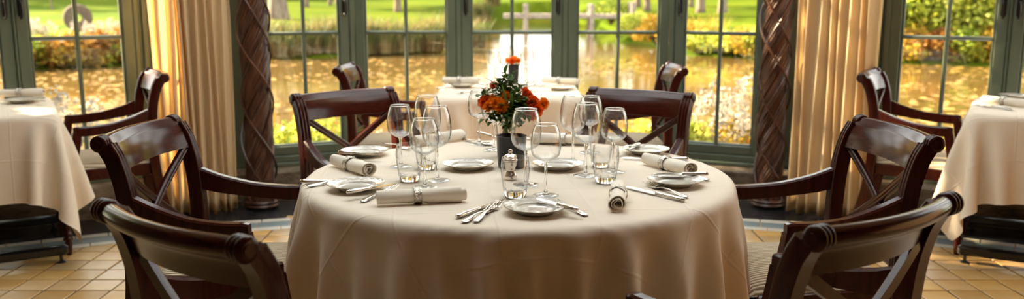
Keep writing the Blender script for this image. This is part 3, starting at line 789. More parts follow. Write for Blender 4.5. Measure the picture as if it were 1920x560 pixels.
# ================================================================== CURTAINS
def curtain(label, p0, p1, seed, flare=0.0, nple=9):
    rr = random.Random(seed); nx, nz = 150, 40; v = []; f = []; p0, p1 = Vector(p0), Vector(p1); d = p1 - p0; L = d.length; dn = d.normalized(); nn = Vector((dn.y, -dn.x))
    ph = [rr.uniform(-.5, .5) for _ in range(nple + 3)]; am = [rr.uniform(.6, 1.25) for _ in range(nple + 3)]
    zt, zb = ZC - .1, .012
    for j in range(nz + 1):
        k = j / nz; z = zt + (zb - zt) * k
        for i in range(nx + 1):
            s = i / nx; q = s * nple; n0 = int(q); fr = q - n0; e = fr * fr * (3 - 2 * fr)
            phi = ph[n0] * (1 - e) + ph[n0 + 1] * e; a = am[n0] * (1 - e) + am[n0 + 1] * e
            amp = .034 * a * (.75 + .35 * k); wv = math.sin(2 * math.pi * q + phi * 1.5 + .5 * math.sin(z * 1.7 + n0)) + .25 * math.sin(4 * math.pi * q + phi * 3)
            wd = (s - .5) * L * (1 + flare * k * k) + L * .5 + .008 * math.sin(q * 2 + z * 2.3)
            pt = p0 + dn * wd + nn * (amp * wv)
            v.append((pt.x, pt.y, z + (.008 * math.sin(q * 3) if j == nz else 0)))
    m_ = nx + 1
    for j in range(nz):
        for i in range(nx): f.append((j * m_ + i, j * m_ + i + 1, (j + 1) * m_ + i + 1, (j + 1) * m_ + i))
    t = thing('curtain', label, 'curtain', (0, 0, 0), 0, 'long gold curtains')
    o = MB().add(v, f).build('drape', M['curtain'], t, sharp=None)
    md = o.modifiers.new('thickness', 'SOLIDIFY'); md.thickness = .002
    b = MB(); e0, e1 = p0 - dn * .08, p1 + dn * .08; b.tube([(e0.x, e0.y, ZC - .09), (e1.x, e1.y, ZC - .09)], .014, n=10); b.build('rod', M['iron'], t)
curtain('long gold pleated curtain between the left window and woven column', (-2.065, 5.00), (-1.665, 5.21), 2, -.04)
curtain('long gold pleated curtain between the right woven column and window', (1.69, 5.18), (2.055, 4.93), 6, .06, nple=8)

# ================================================================== TABLEWARE
def lathe_obj(prof, name, m, parent=None, n=40, sharp=35, wob=None, cap=()):
    b = MB(); b.lathe(prof, n=n, wob=wob); return b.me(name, sharp=sharp)
def smoothprof(p, n):
    q = spline([(r, 0, z) for r, z in p], n); return [(max(v.x, .0006), v.z) for v in q]
def wine_meshes(h, bw, bh, rim):
    """bowl / stem / foot of one closed glass surface"""
    sr = .0042; zb = h - bh; fr = bw * .86
    outer = smoothprof([(.0065, zb - .004), (bw * .30, zb + .006), (bw * .44, zb + bh * .16), (bw * .5, zb + bh * .42), (bw * .46, zb + bh * .75), (rim / 2, h)], 26)
    inner = [(max(r - .0012, .0006), z + (.0022 if z < zb + bh * .3 else .0)) for r, z in outer]; inner = [(.0006, inner[2][1] - .001)] + inner[2:]
    bowl = outer + [(rim / 2 + .0002, h + .0007), (rim / 2 - .0012, h + .0006)] + list(reversed(inner))
    stem = smoothprof([(.012, .0035), (.0055, .012), (sr, .035), (sr * .92, zb * .6), (sr * 1.1, zb - .014), (.0065, zb - .004)], 18)
    foot = [(.0006, .0), (fr / 2 * .97, .0), (fr / 2, .0008), (fr / 2 * .97, .0016), (fr / 2 * .6, .0024), (.012, .0035)]
    a = MB().lathe(bowl, n=40); s_ = MB().lathe(stem, n=20); f_ = MB().lathe(foot, n=36)
    out = (a.me('bowl', sharp=None), s_.me('stem', sharp=None), f_.me('foot', sharp=60))
    rm = MB().lathe([(rim / 2 - .0006 + .0012 * math.cos(a), h + .0006 + .0012 * math.sin(a)) for a in [2 * math.pi * i / 8 for i in range(9)]], n=48).me('rim', sharp=None)
    out = out + (rm,)
    for m_, k in zip(out, ('glass', 'stem', 'glass', 'stem')): m_.materials.append(M[k])
    return out
WG = {'red': wine_meshes(.226, .091, .120, .066), 'white': wine_meshes(.202, .086, .102, .062)}
def wine(kind, label, p, z=TOPZ, group='wine glasses'):
    t = thing('wine_glass', label, 'glass', (p[0], p[1], z), rnd.uniform(0, 6), group)
    for nm, me in zip(('bowl', 'stem', 'foot', 'rim'), WG[kind]): link(nm, me, None, t)
    return t
def tumbler_me():
    out = smoothprof([(.0006, 0), (.027, 0), (.031, .003), (.036, .035), (.0405, .070), (.0405, .092), (.0375, .112)], 26)
    inn = [(r - .0016, z) for r, z in out if z > .022]
    inn = [(.0006, .021), (inn[0][0] * .7, .0215)] + inn
    me = MB().lathe(out + [(.0370, .1128)] + list(reversed(inn)), n=40).me('tumbler', sharp=50); me.materials.append(M['stem']); return me
def tumbler_meshes():
    wall_o = smoothprof([(.0335, .020), (.036, .035), (.0402, .066), (.0402, .090), (.0372, .112)], 18)
    wall = wall_o + [(.0366, .1126)] + [(r - .0012, z) for r, z in reversed(wall_o)]
    base = [(.0006, 0), (.0275, 0), (.0305, .003), (.0335, .020), (.0318, .0205), (.026, .0165), (.0006, .0155)]
    a = MB().lathe(wall, n=40).me('wall', sharp=None); a.materials.append(M['glass']); c = MB().lathe(base, n=40).me('base', sharp=50); c.materials.append(M['stem']); return a, c
TM = tumbler_meshes()
def tumbler(label, p, z=TOPZ, s=1.):
    t = thing('water_tumbler', label, 'glass', (p[0], p[1], z), 0, 'water tumblers'); t.scale = (s, s, s)
    link('wall', TM[0], None, t); link('base', TM[1], None, t); return t
def plate_me():
    r = .083
    top = [(.0006, .0062), (.046, .0060), (.0515, .0075), (.055, .0115), (.060, .0135), (.072, .0160), (r - .002, .0188), (r, .0196)]
    bot = [(r + .0004, .0180), (.070, .0120), (.054, .0060), (.050, .0010), (.047, .0), (.044, .0012), (.0006, .0020)]
    prof = []
    for a, b in zip(top, top[1:]):
        for k in range(3): q = k / 3; prof.append((a[0] + (b[0] - a[0]) * q, a[1] + (b[1] - a[1]) * q))
    prof += [top[-1]] + bot
    b = MB(); n = 96; v = []; f = []
    for i, (rr, z) in enumerate(prof):
        for k in range(n):
            a = 2 * math.pi * k / n; dz = 0; dr = 1
            if .060 < rr < .0815 and i < len(prof) - 7:
                q = (rr - .060) / .0215; dz = .0011 * math.sin(math.pi * q) * (math.cos(24 * a + 9 * q) * .6 + math.cos(16 * a - 14 * q) * .5)
            if rr > .081: dr = 1 + .010 * math.cos(20 * a) * .6
            v.append((rr * dr * math.cos(a), rr * dr * math.sin(a), z + dz))
    for i in range(len(prof) - 1):
        for k in range(n): k2 = (k + 1) % n; f.append((i * n + k, i * n + k2, (i + 1) * n + k2, (i + 1) * n + k))
    me = b.add(v, f).me('side_plate', sharp=50); me.flip_normals(); me.materials.append(M['china']); return me
PM = plate_me()
def plate(label, p, z=TOPZ):
    o = link('side_plate', PM); o.location = (p[0], p[1], z); o.rotation_euler = (0, 0, rnd.uniform(0, 6)); return tag(o, label, 'plate', 'side plates')
# ---- cutlery, lying along +x from handle end (0) to tip (L)
def strip(secs, name, nr=10):
    """secs: (x, half width, half height, centre z)"""
    b = MB(); v = []; f = []
    for x, hw, hh, zc in secs:
        for k in range(nr):
            a = 2 * math.pi * k / nr; v.append((x, hw * math.cos(a), zc + hh * math.sin(a)))
    m_ = len(secs)
    for i in range(m_ - 1):
        for k in range(nr): k2 = (k + 1) % nr; f.append((i * nr + k, (i + 1) * nr + k, (i + 1) * nr + k2, i * nr + k2))
    f.append(tuple(range(nr))); f.append(tuple(reversed(range((m_ - 1) * nr, m_ * nr))))
    return b.add(v, f)
def knife_meshes(L):
    h = L * .46
    hd = strip([(0, .003, .003, .0062), (.004, .0070, .0052, .0062), (.012, .0085, .0058, .0062), (.03, .0082, .0056, .0062), (h * .6, .0066, .0048, .0060), (h * .92, .0052, .0042, .0060), (h, .0060, .0050, .0060), (h + .004, .0042, .0036, .0060)], 'handle', 12).me('handle', sharp=60)
    b = MB(); v = []; f = []; n = 16
    for i in range(n + 1):
        k = i / n; x = h + .002 + (L - h - .002) * k; w1 = .0085 * (1 if k < .75 else math.sqrt(max(0, 1 - ((k - .75) / .25) ** 2))) ; w0 = -.0075 * (1 - .25 * k) * (1 if k < .9 else (1 - k) / .1 * .9 + .1)
        th = .0012
        v += [(x, w0, .0048 + th * .9), (x, w1, .0048 + .0003), (x, w1, .0048 - .0003), (x, w0, .0048 - th * .9)]
    for i in range(n):
        for k in range(4): k2 = (k + 1) % 4; f.append((i * 4 + k, i * 4 + k2, (i + 1) * 4 + k2, (i + 1) * 4 + k))
    f.append((0, 3, 2, 1)); f.append(tuple(range(n * 4, n * 4 + 4)))
    bl = b.add(v, f).me('blade', sharp=25)
    for m_ in (hd, bl): m_.materials.append(M['silver'])
    return hd, bl
def fork_meshes(L):
    c = L * .62
    hd = strip([(0, .003, .0012, .0035), (.003, .0075, .0018, .0036), (.015, .0098, .0022, .0040), (.04, .0080, .0021, .0056), (L * .4, .0042, .0022, .0088), (c - .01, .0036, .0023, .0085), (c + .004, .0060, .0018, .0060)], 'handle', 10).me('handle', sharp=60)
    b = MB()
    def zf(k): return .0055 - .004 * math.sin(math.pi * min(1, k * 1.15)) * .9 + .006 * max(0, k - .55) ** 1.2 * 2
    # palm
    v = []; f = []; m_ = 8
    for i in range(m_ + 1):
        k = i / m_ * .42; x = c + (L - c) * k; hw = .0055 + .0072 * math.sin(math.pi / 2 * min(1, i / m_ * 1.25))
        for s in (-1, -.5, 0, .5, 1):
            v.append((x, s * hw, zf(k) + .0014 * s * s + .0009))
        for s in (1, .5, 0, -.5, -1):
            v.append((x, s * hw, zf(k) + .0014 * s * s - .0009))
    for i in range(m_):
        for q in range(10): q2 = (q + 1) % 10; f.append((i * 10 + q, i * 10 + q2, (i + 1) * 10 + q2, (i + 1) * 10 + q))
    f.append(tuple(reversed(range(10)))); f.append(tuple(range(m_ * 10, m_ * 10 + 10))); b.add(v, f)
    for s in (-1, -1 / 3, 1 / 3, 1):
        pts = []; rad = []
        for i in range(7):
            k = .40 + .60 * i / 6; pts.append((c + (L - c) * k, s * .0104, zf(k) + .0014 * s * s)); rad.append(.0017 * (1 - .45 * (i / 6) ** 2))
        b.tube(pts, rad, n=6)
    tn = b.me('tines', sharp=50)
    for m_ in (hd, tn): m_.materials.append(M['silver'])
    return hd, tn
def spoon_meshes(L):
    c = L * .68
    hd = strip([(0, .003, .0012, .0035), (.003, .0075, .0018, .0036), (.015, .0098, .0022, .0040), (.04, .0080, .0021, .0056), (L * .45, .0042, .0022, .0088), (c - .006, .0036, .0022, .0080), (c + .004, .0050, .0016, .0062)], 'handle', 10).me('handle', sharp=60)
    b = MB(); v = []; f = []; n = 20
    cx, ax, ay = (c + L) / 2, (L - c) / 2, .0185
    for sgn in (1, -1):
        for j in range(5):
            q = j / 4
            for k in range(n):
                a = 2 * math.pi * k / n; v.append((cx + ax * q * math.cos(a), ay * q * math.sin(a) * (1 - .12 * math.cos(a)), .0012 + .0058 * q * q + (.0006 if sgn > 0 else -.0006)))
    for sg in (0, 1):
        for j in range(4):
            for k in range(n):
                k2 = (k + 1) % n; q = (sg * 5 * n + j * n + k, sg * 5 * n + j * n + k2, sg * 5 * n + (j + 1) * n + k2, sg * 5 * n + (j + 1) * n + k); f.append(q if sg else tuple(reversed(q)))
    for k in range(n): k2 = (k + 1) % n; f.append((4 * n + k, 4 * n + k2, 9 * n + k2, 9 * n + k))
    bw = b.add(v, f).me('bowl', sharp=60)
    for m_ in (hd, bw): m_.materials.append(M['silver'])
    return hd, bw
CU = {'table_knife': knife_meshes(.225), 'butter_knife': knife_meshes(.165), 'table_fork': fork_meshes(.195), 'dessert_fork': fork_meshes(.165), 'dessert_spoon': spoon_meshes(.175)}
CL = {'table_knife': .225, 'butter_knife': .165, 'table_fork': .195, 'dessert_fork': .165, 'dessert_spoon': .175}
CP_ = {'table_knife': ('handle', 'blade'), 'butter_knife': ('handle', 'blade'), 'table_fork': ('handle', 'tines'), 'dessert_fork': ('handle', 'tines'), 'dessert_spoon': ('handle', 'bowl')}
def cutlery(kind, label, hpx, tpx, z=TOPZ, tilt=0., zs=None):
    """hpx, tpx: where the handle end and the tip show; fixes the place of the handle end and the direction"""
    a, b = at(*hpx, z + .004), at(*tpx, z + .004); ang = math.atan2(b.y - a.y, b.x - a.x)
    mid = (a + b) / 2; L = CL[kind]; st = mid - Vector((math.cos(ang), math.sin(ang), 0)) * L / 2
    t = thing(kind, label, {'k': 'knife', 'f': 'fork', 's': 'spoon'}[kind.split('_')[1][0]], (st.x, st.y, z), 0, 'silver cutlery'); t.rotation_euler = (0, -tilt, ang)
    for nm, me in zip(CP_[kind], CU[kind]): link(nm, me, None, t)
    return t
# ---- rolled napkins
def napkin_meshes(L, r0, r1, seed):
    """loosely rolled cloth: a flattened spiral drawn along x, slimmer at one end"""
    rr = random.Random(seed); turns = 2.6; n = 70; ns = 26; v = []; f = []
    ph = R(262) + rr.uniform(-.2, .2)
    th = .0026
    for i in range(ns + 1):
        k = i / ns; x = -L / 2 + L * k; rad = r0 + (r1 - r0) * k; rad *= 1 - .12 * math.exp(-((k - .47) / .10) ** 2); ring = []
        for sgn in (1, -1):
            row = []
            for j in range(n + 1):
                q = j / n; a = ph - turns * 2 * math.pi * (1 - q); rr_ = rad * (.30 + .70 * q) + (0 if sgn > 0 else -th) + .0012 * math.sin(3 * a + k * 5 + seed)
                ext = (.008 * math.sin(q * 9 + seed) if i == ns else 0)
                y, z = rr_ * math.cos(a), rr_ * math.sin(a) * .90
                row.append((x + ext, y, z))
            ring += row if sgn > 0 else list(reversed(row))
        v += ring
    m_ = 2 * (n + 1)
    for i in range(ns):
        for k in range(m_): k2 = (k + 1) % m_; f.append((i * m_ + k, i * m_ + k2, (i + 1) * m_ + k2, (i + 1) * m_ + k))
    for base in (0, ns * m_):
        for j in range(n): q = (base + j, base + j + 1, base + m_ - 2 - j, base + m_ - 1 - j); f.append(q if base else tuple(reversed(q)))
    roll = MB().add(v, f).me('roll', sharp=50); roll.materials.append(M['napkin'])
    rr0 = (r0 + r1) / 2 * .965; hw = .0105
    pf = [(rr0, -hw), (rr0 + .0016, -hw), (rr0 + .0024, -hw + .0015), (rr0 + .0014, -hw + .003), (rr0 + .0012, hw - .003), (rr0 + .0024, hw - .0015), (rr0 + .0016, hw), (rr0, hw), (rr0, -hw)]
    v2 = MB(); v2.lathe(pf, n=40, axis='x'); v2.v = [(x, y, z * .93) for x, y, z in v2.v]
    ring = v2.me('napkin_ring', sharp=40); ring.materials.append(M['silver_worn'])
    return roll, ring
NK = [napkin_meshes(.235, .0215, .0265, 3), napkin_meshes(.225, .021, .027, 8), napkin_meshes(.220, .023, .026, 5)]
def napkin(label, apx, bpx, var=0, z=TOPZ, lift=.021, tilt=0, length=None):
    a, b = at(*apx, z + .02), at(*bpx, z + .02); mid = (a + b) / 2; ang = math.atan2(b.y - a.y, b.x - a.x)
    t = thing('rolled_napkin', label, 'napkin', (mid.x, mid.y, z + lift), ang, 'rolled napkins in silver rings'); t.rotation_euler = (0, tilt, ang)
    link('roll', NK[var][0], None, t); r = link('napkin_ring', NK[var][1], None, t); r['label'] = 'engraved silver ring'; r.location = (-.008, 0, 0)
    return t
# ------------------------------------------------------------------ laid out on the round table
RT = 'on the round table'
plate('side plate nearest the camera, in front of the salt mill, reflecting the window', at(1004, 397, TOPZ))
plate('side plate at the left edge of the round table with a butter knife', at(668, 354, TOPZ))
plate('side plate at the right edge of the round table beside the rolled napkin', at(1266, 346, TOPZ))
plate('side plate left of the black candle pot', at(878, 315, TOPZ))
plate('side plate right of the black candle pot behind a wine glass', at(1046, 315, TOPZ))
plate('side plate far left, behind a slanting rolled napkin', at(684, 290, TOPZ))
plate('side plate far right, before the right rear armchair', at(1211, 287, TOPZ))
# glasses: placed by the middle of their feet
for kind, p, lab in (
    ('white', (797, 351), 'wine glass nearest the horizontal rolled napkin, left cluster front'),
    ('red', (820, 338), 'tall wine glass at the right of the left cluster'),
    ('white', (752, 312), 'wine glass at the left of the left cluster, before the rear armchair'),
    ('red', (803, 306), 'tall wine glass at the back of the left cluster'),
    ('white', (1023, 366), 'wine glass behind the nearest plate, right of the tumbler'),
    ('red', (986, 346), 'tall wine glass between bouquet and nearest wine glass'),
    ('red', (1098, 329), 'tall wine glass at the front of the right cluster'),
    ('white', (1150, 322), 'wine glass at the right of the right cluster'),
    ('red', (1074, 303), 'tall wine glass at the left of the right cluster'),
    ('white', (1106, 286), 'wine glass at the back of the right cluster'),
    ('red', (926, 281), 'tall wine glass behind the bouquet, nearer the black pot'),
    ('white', (899, 270), 'smaller wine glass behind the bouquet, at its left')):
    wine(kind, lab, at(*p, TOPZ))
tumbler('water tumbler before the left cluster of wine glasses', at(768, 338, TOPZ))
tumbler('water tumbler before the silver mill, near the front plate', at(966, 368, TOPZ))
tumbler('water tumbler before the right cluster of wine glasses', at(1135, 341, TOPZ))
tumbler('water tumbler half hidden inside the right cluster of wine glasses', at(1126, 312, TOPZ), s=.92)
tumbler('water tumbler half hidden behind the left cluster of wine glasses', at(800, 316, TOPZ), s=.92)
napkin('rolled napkin lying crosswise at the left front of the round table', (694, 371), (880, 362), 0)
napkin('rolled napkin slanting beside the left plates', (616, 295), (706, 322), 1)
napkin('rolled napkin pointing at the camera, right of the front plate', (1160, 340), (1158, 393), 2)
napkin('rolled napkin slanting across the right plate', (1196, 292), (1312, 322), 1)
napkin('rolled napkin at the back left of the round table, behind the wine glasses', (792, 262), (852, 254), 2)
napkin('rolled napkin at the back right of the round table, behind the wine glasses', (1080, 262), (1024, 260), 2)
cutlery('table_knife', 'table knife left of the front plate, longest of the three handles', (850, 409), (950, 372))
cutlery('dessert_fork', 'dessert fork left of the front plate, middle of the three handles', (867, 416), (926, 388))
cutlery('table_fork', 'fork left of the front plate with tines towards the tumbler', (884, 419), (942, 377), z=TOPZ + .001)
cutlery('butter_knife', 'butter knife laid on the rim of the front plate', (1084, 394), (1006, 372), z=TOPZ + .017)
cutlery('dessert_fork', 'dessert fork behind the front plate with its handle showing at the right', (1122, 411), (1020, 370))
cutlery('butter_knife', 'butter knife laid across the left plate', (657, 360), (736, 346), z=TOPZ + .017)
cutlery('table_fork', 'fork between the left plate and the crosswise napkin', (662, 384), (756, 344))
cutlery('table_knife', 'table knife at the far left edge of the round table', (574, 340), (690, 342))
cutlery('dessert_fork', 'fork at the far left edge of the round table, beside the knife', (582, 347), (664, 336))
cutlery('butter_knife', 'butter knife on the far left plate', (632, 285), (716, 291), z=TOPZ + .017)
cutlery('table_fork', 'fork half under the slanting left napkin', (716, 318), (640, 288))
cutlery('table_knife', 'table knife right of the upright napkin', (1281, 375), (1176, 350))
cutlery('table_fork', 'fork right of the upright napkin', (1296, 371), (1204, 342))
cutlery('butter_knife', 'butter knife laid across the right plate', (1318, 327), (1236, 326), z=TOPZ + .017)
cutlery('dessert_fork', 'fork under the right plate', (1331, 337), (1262, 318))
cutlery('table_knife', 'table knife behind the slanting right napkin', (1288, 298), (1170, 296))
cutlery('butter_knife', 'butter knife on the far right plate', (1206, 268), (1152, 284), z=TOPZ + .017)
cutlery('dessert_spoon', 'spoon at the back of the round table left of the bouquet', (872, 262), (916, 270))
cutlery('table_knife', 'knife at the back of the round table behind the bouquet', (896, 248), (950, 262))
cutlery('table_fork', 'fork behind the left cluster of wine glasses', (724, 268), (770, 280))
cutlery('dessert_fork', 'fork at the back of the round table right of the bouquet', (984, 258), (1030, 268))
# silver mill
t = thing('salt_mill', 'turned silver mill standing between tumbler and black pot', 'mill', (*at(957, 335, TOPZ)[:2], TOPZ))
pf = smoothprof([(.0006, 0), (.019, 0), (.0205, .004), (.0195, .014), (.0150, .024), (.0150, .034), (.0185, .044), (.0200, .054)], 24)
MB().lathe(pf + [(.0006, .055)], n=32).build('body', M['silver'], t, sharp=50)
pf = [(.0006, .055), (.0205, .0552), (.0225, .058), (.0225, .062), (.0190, .065), (.0200, .070), (.0150, .076), (.0060, .079), (.0050, .083), (.0066, .087), (.0050, .0915), (.0006, .093)]
MB().lathe(pf, n=32).build('cap', M['silver'], t, sharp=50)
# black candle pot
pc = at(959, 312, TOPZ)
t = thing('candle_pot', 'black glazed pot standing under the bouquet', 'pot', (*pc[:2], TOPZ))
po = [(.0006, 0), (.042, 0), (.0445, .003), (.0475, .05), (.0495, .102), (.0500, .104), (.0485, .1045), (.0470, .102), (.0445, .03), (.0006, .025)]
MB().lathe(po, n=44).build('pot', M['black_glass'], t, sharp=50)
MB().lathe([(.0006, .025), (.018, .025), (.018, .058), (.016, .060), (.0006, .060)], n=28).build('candle', mat('wax', (.80, .74, .62), rough=.5), t, sharp=50)
# conical vase and bouquet behind the pot
vb = at(949, 291, TOPZ)
t = thing('flower_vase', 'conical clear glass vase holding the orange bouquet', 'vase', (*vb[:2], TOPZ))
vo = smoothprof([(.028, .010), (.030, .05), (.036, .105), (.047, .150), (.058, .182)], 22)
MB().lathe(vo + [(.0575, .1828)] + [(r - .0016, z) for r, z in reversed(vo)], n=44).build('wall', M['glass'], t, sharp=None)
MB().lathe([(.0006, 0), (.030, 0), (.031, .003), (.028, .010), (.0264, .0102), (.0006, .0085)], n=44).build('base', M['stem'], t, sharp=50)
def flower_me(seed, r, layers, big=False):
    rr = random.Random(seed); v = []; f = []
    for l in range(layers):
        q = l / (layers - 1); el = R(8 + 74 * q); n = int(15 - 6 * q); ln = r * (1 - .42 * q)
        for k in range(n):
            a = 2 * math.pi * (k + .5 * (l % 2)) / n + rr.uniform(-.15, .15); e = el + rr.uniform(-.12, .12); L_ = ln * rr.uniform(.85, 1.1); w_ = r * (.30 if not big else .44) * (1 - .25 * q)
            d = Vector((math.cos(a) * math.cos(e), math.sin(a) * math.cos(e), math.sin(e))); sd = Vector((-math.sin(a), math.cos(a), 0)); up = d.cross(sd) * -1
            b0 = len(v); o = Vector((0, 0, .002 * l))
            for i in range(5):
                t_ = i / 4; wd = w_ * (math.sin(math.pi * (.10 + .66 * t_)) ** .8); c = o + d * L_ * t_ + up * (-.18 * L_ * t_ * t_ * (1 if not big else .6)); ruff = rr.uniform(-.10, .10) * w_
                v += [c - sd * wd * .5 + up * (.10 * w_ + ruff), c - up * .06 * w_, c + sd * wd * .5 + up * (.10 * w_ - ruff)]
            for i in range(4):
                for s in (0, 1): p_ = b0 + i * 3 + s; f.append((p_, p_ + 1, p_ + 4, p_ + 3))
    return MB().add(v, f).me('flower_head', sharp=None)
FM = [flower_me(1, .027, 7), flower_me(2, .024, 7), flower_me(3, .030, 6, True), flower_me(4, .018, 5)]
for i, m_ in enumerate(FM): m_.materials.append(M['petal_orange'] if i in (0, 1) else M['petal_red'])
bq = thing('bouquet', 'bouquet of orange marigolds with green leaves and fine grasses', 'flowers', (vb.x, vb.y, TOPZ + .16))
B0 = Vector((vb.x, vb.y, TOPZ + .16)); neck = Vector((0, 0, .0))
def bpos(px, py, dy=0.): q = at_depth(px, py, vb.y + dy); return q - B0
def face(o, d): o.rotation_euler = d.to_track_quat('Z', 'Y').to_euler()
heads = [(0, 930, 194, -.055), (1, 949, 182, -.035), (0, 940, 200, -.065), (1, 918, 200, -.045), (2, 911, 192, -.020), (2, 997, 192, -.045), (2, 1004, 206, -.055), (1, 1016, 196, -.02), (3, 984, 173, -.02), (3, 991, 180, -.03), (2, 985, 190, -.02), (3, 926, 161, .0), (1, 925, 188, -.02), (2, 994, 212, -.02)]
for i, (k, px, py, dy) in enumerate(heads):
    p = bpos(px, py, dy); o = link('flower_head', FM[k], None, bq); o.location = p; d = Vector((p.x * 7, -.7 + dy * 6, .55)); face(o, d); o.scale = (1.0 + .1 * math.sin(i),) * 3
    st = link('stem', MB().tube(spline([p - d.normalized() * .002, p * .6 + Vector((0, 0, -.01)), Vector((p.x * .12, p.y * .12, -.01)), Vector((-p.x * .25, -p.y * .2, -.14))], 12), .0016, n=6).me('stem'), M['blade'], bq)
def leaf_me(L, w_, n=6, curl=.2):
    v = []; f = []
    for i in range(n + 1):
        t_ = i / n; hw = w_ / 2 * math.sin(math.pi * min(1, t_ ** .75)) ; z = -curl * L * t_ * t_
        v += [(L * t_, -hw, z + hw * .35), (L * t_, 0, z), (L * t_, hw, z + hw * .35)]
    for i in range(n):
        for s in (0, 1): p_ = i * 3 + s; f.append((p_, p_ + 3, p_ + 4, p_ + 1))
    return MB().add(v, f).me('leaf', sharp=None)
LM = [leaf_me(.036, .022), leaf_me(.028, .019), leaf_me(.021, .017)]
for m_ in LM: m_.materials.append(M['leaf_dark'])
rb = random.Random(5)
spots = [(949, 152, 0.0, 16, .018), (958, 160, .0, 12, .02), (941, 156, .01, 10, .015), (912, 178, .0, 10, .014), (905, 183, .0, 6, .01), (965, 175, -.03, 16, .025), (958, 205, -.06, 22, .03), (975, 200, -.05, 16, .022), (945, 215, -.06, 18, .025), (970, 165, .01, 8, .016), (962, 190, -.05, 16, .025), (985, 206, -.04, 12, .02), (930, 212, -.04, 14, .022), (920, 214, -.03, 10, .018), (955, 225, -.03, 16, .025), (972, 218, -.03, 12, .02), (938, 172, -.02, 12, .02), (952, 210, -.02, 16, .03), (940, 225, -.01, 12, .03), (966, 226, -.01, 12, .03)]
for px, py, dy, n, sp in spots:
    c = bpos(px, py, dy)
    for k in range(int(n * 1.35)):
        o = link('leaf', LM[rb.randrange(3)], None, bq); d = Vector((rb.gauss(0, 1), rb.gauss(-.4, .8), rb.gauss(.35, .7))).normalized()
        o.location = c + Vector((rb.gauss(0, sp * .6), rb.gauss(0, sp * .6), rb.gauss(0, sp * .6))); o.rotation_euler = d.to_track_quat('X', 'Z').to_euler()
    MB().tube(spline([c, c * .55 + Vector((0, 0, -.005)), Vector((c.x * .1, c.y * .1, -.02)), Vector((-c.x * .2, -c.y * .2, -.14))], 10), .0014, n=5).build('stem', M['blade'], bq)
def grass_blade(p0, p1, p2, w_):
    ps = spline([p0, p1, p2], 14); v = []; f = []
    for i, p in enumerate(ps):
        hw = w_ / 2 * (1 - (i / 13) ** 2.2) + .0002; v += [p + Vector((-hw, 0, 0)), p + Vector((0, -hw * .3, 0)), p + Vector((hw, 0, 0))]
    for i in range(13):
        for s in (0, 1): q = i * 3 + s; f.append((q, q + 1, q + 4, q + 3))
    MB().add(v, f).build('grass_blade', M['blade'], bq, sharp=None)
for a, m_, e, w_ in (((950, 220, -.03), (936, 165, -.03), (900, 140, -.02), .007), ((955, 225, -.06), (946, 175, -.07), (940, 156, -.07), .010), ((958, 205, -.07), (959, 175, -.08), (962, 205, -.085), .009), ((946, 215, -.05), (932, 185, -.06), (921, 176, -.06), .008), ((962, 215, -.05), (964, 178, -.06), (968, 158, -.05), .008)):
    grass_blade(bpos(*a), bpos(*m_), bpos(*e), w_)
b = MB()
for k in range(150):
    e = bpos(rb.gauss(934, 26), rb.gauss(156, 13), rb.uniform(-.05, .05)) if k < 110 else bpos(rb.gauss(985, 14), rb.gauss(166, 8), rb.uniform(-.05, .03))
    s0 = bpos(950 + rb.uniform(-12, 12), 190, rb.uniform(-.03, .03)); b.tube([s0, (s0 + e) / 2 + Vector((rb.gauss(0, .006), 0, .006)), e], .00028, n=3)
    b.lathe([(.0001, -.0012), (.0012, 0), (.0001, .0012)], n=5, c=e)
o = b.build('seed_heads', M['seedhead'], bq); o['kind'] = 'stuff'

# ------------------------------------------------------------------ laid on the window tables
def rel(key, dx, dy):
    c, rz = ST[key]; m = Matrix.Rotation(rz, 3, 'Z') @ Vector((dx, dy, 0)); return Vector((c[0] + m.x, c[1] + m.y, TOPZ))
def pxof(p): 
    zc = p[1] * CP + (CAMH - p[2]) * SP; yc = -(p[1] * SP) + 0
    v = Vector(p) - cam.location; vc = cam.rotation_euler.to_matrix().transposed() @ v
    return (960 + FPX * vc.x / -vc.z, 280 - FPX * vc.y / -vc.z)
# back table
plate('side plate on the back table under a rolled napkin, right', at(1048, 168, TOPZ))
plate('side plate on the back table, left', at(866, 163, TOPZ))
napkin('rolled napkin on the back table, left', (836, 156), (892, 157), 2, lift=.041)
napkin('rolled napkin on the back table, right', (1022, 156), (1080, 159), 0, lift=.041)
cutlery('table_knife', 'knife before the left napkin on the back table', (828, 166), (880, 166))
cutlery('table_fork', 'fork before the left napkin on the back table', (900, 168), (846, 177))
cutlery('table_knife', 'knife before the right napkin on the back table', (1022, 165), (1075, 160))
for kind, p, lab in (('white', (928, 153), 'wine glass on the back table, leftmost'), ('red', (946, 150), 'tall wine glass on the back table left of its small bouquet'), ('red', (988, 152), 'tall wine glass on the back table right of its small bouquet'), ('white', (966, 146), 'wine glass on the back table behind its small bouquet')):
    wine(kind, lab, at(*p, TOPZ))
tumbler('water tumbler on the back table', at(994, 159, TOPZ))
pb = at(963, 157, TOPZ); t = thing('candle_pot', 'dark slim vase on the back table', 'vase', (*pb[:2], TOPZ)); MB().lathe([(.0006, 0), (.028, 0), (.030, .003), (.033, .06), (.036, .118), (.034, .119), (.030, .03), (.0006, .02)], n=30).build('pot', M['black_glass'], t, sharp=50)
b2 = thing('bouquet', 'small orange bouquet in the dark vase on the back table', 'flowers', (pb.x, pb.y, TOPZ + .115))
for k in range(7):
    a = k * .9; o = link('flower_head', FM[k % 3], None, b2); d = Vector((math.cos(a), math.sin(a), .8)); o.location = (math.cos(a) * .035 * (k > 0), math.sin(a) * .035 * (k > 0), .028 + .012 * (k == 0)); face(o, d); o.scale = (.9,) * 3
    MB().tube([o.location, (0, 0, -.02), (0, 0, -.085)], .0016, n=5).build('stem', M['blade'], b2)
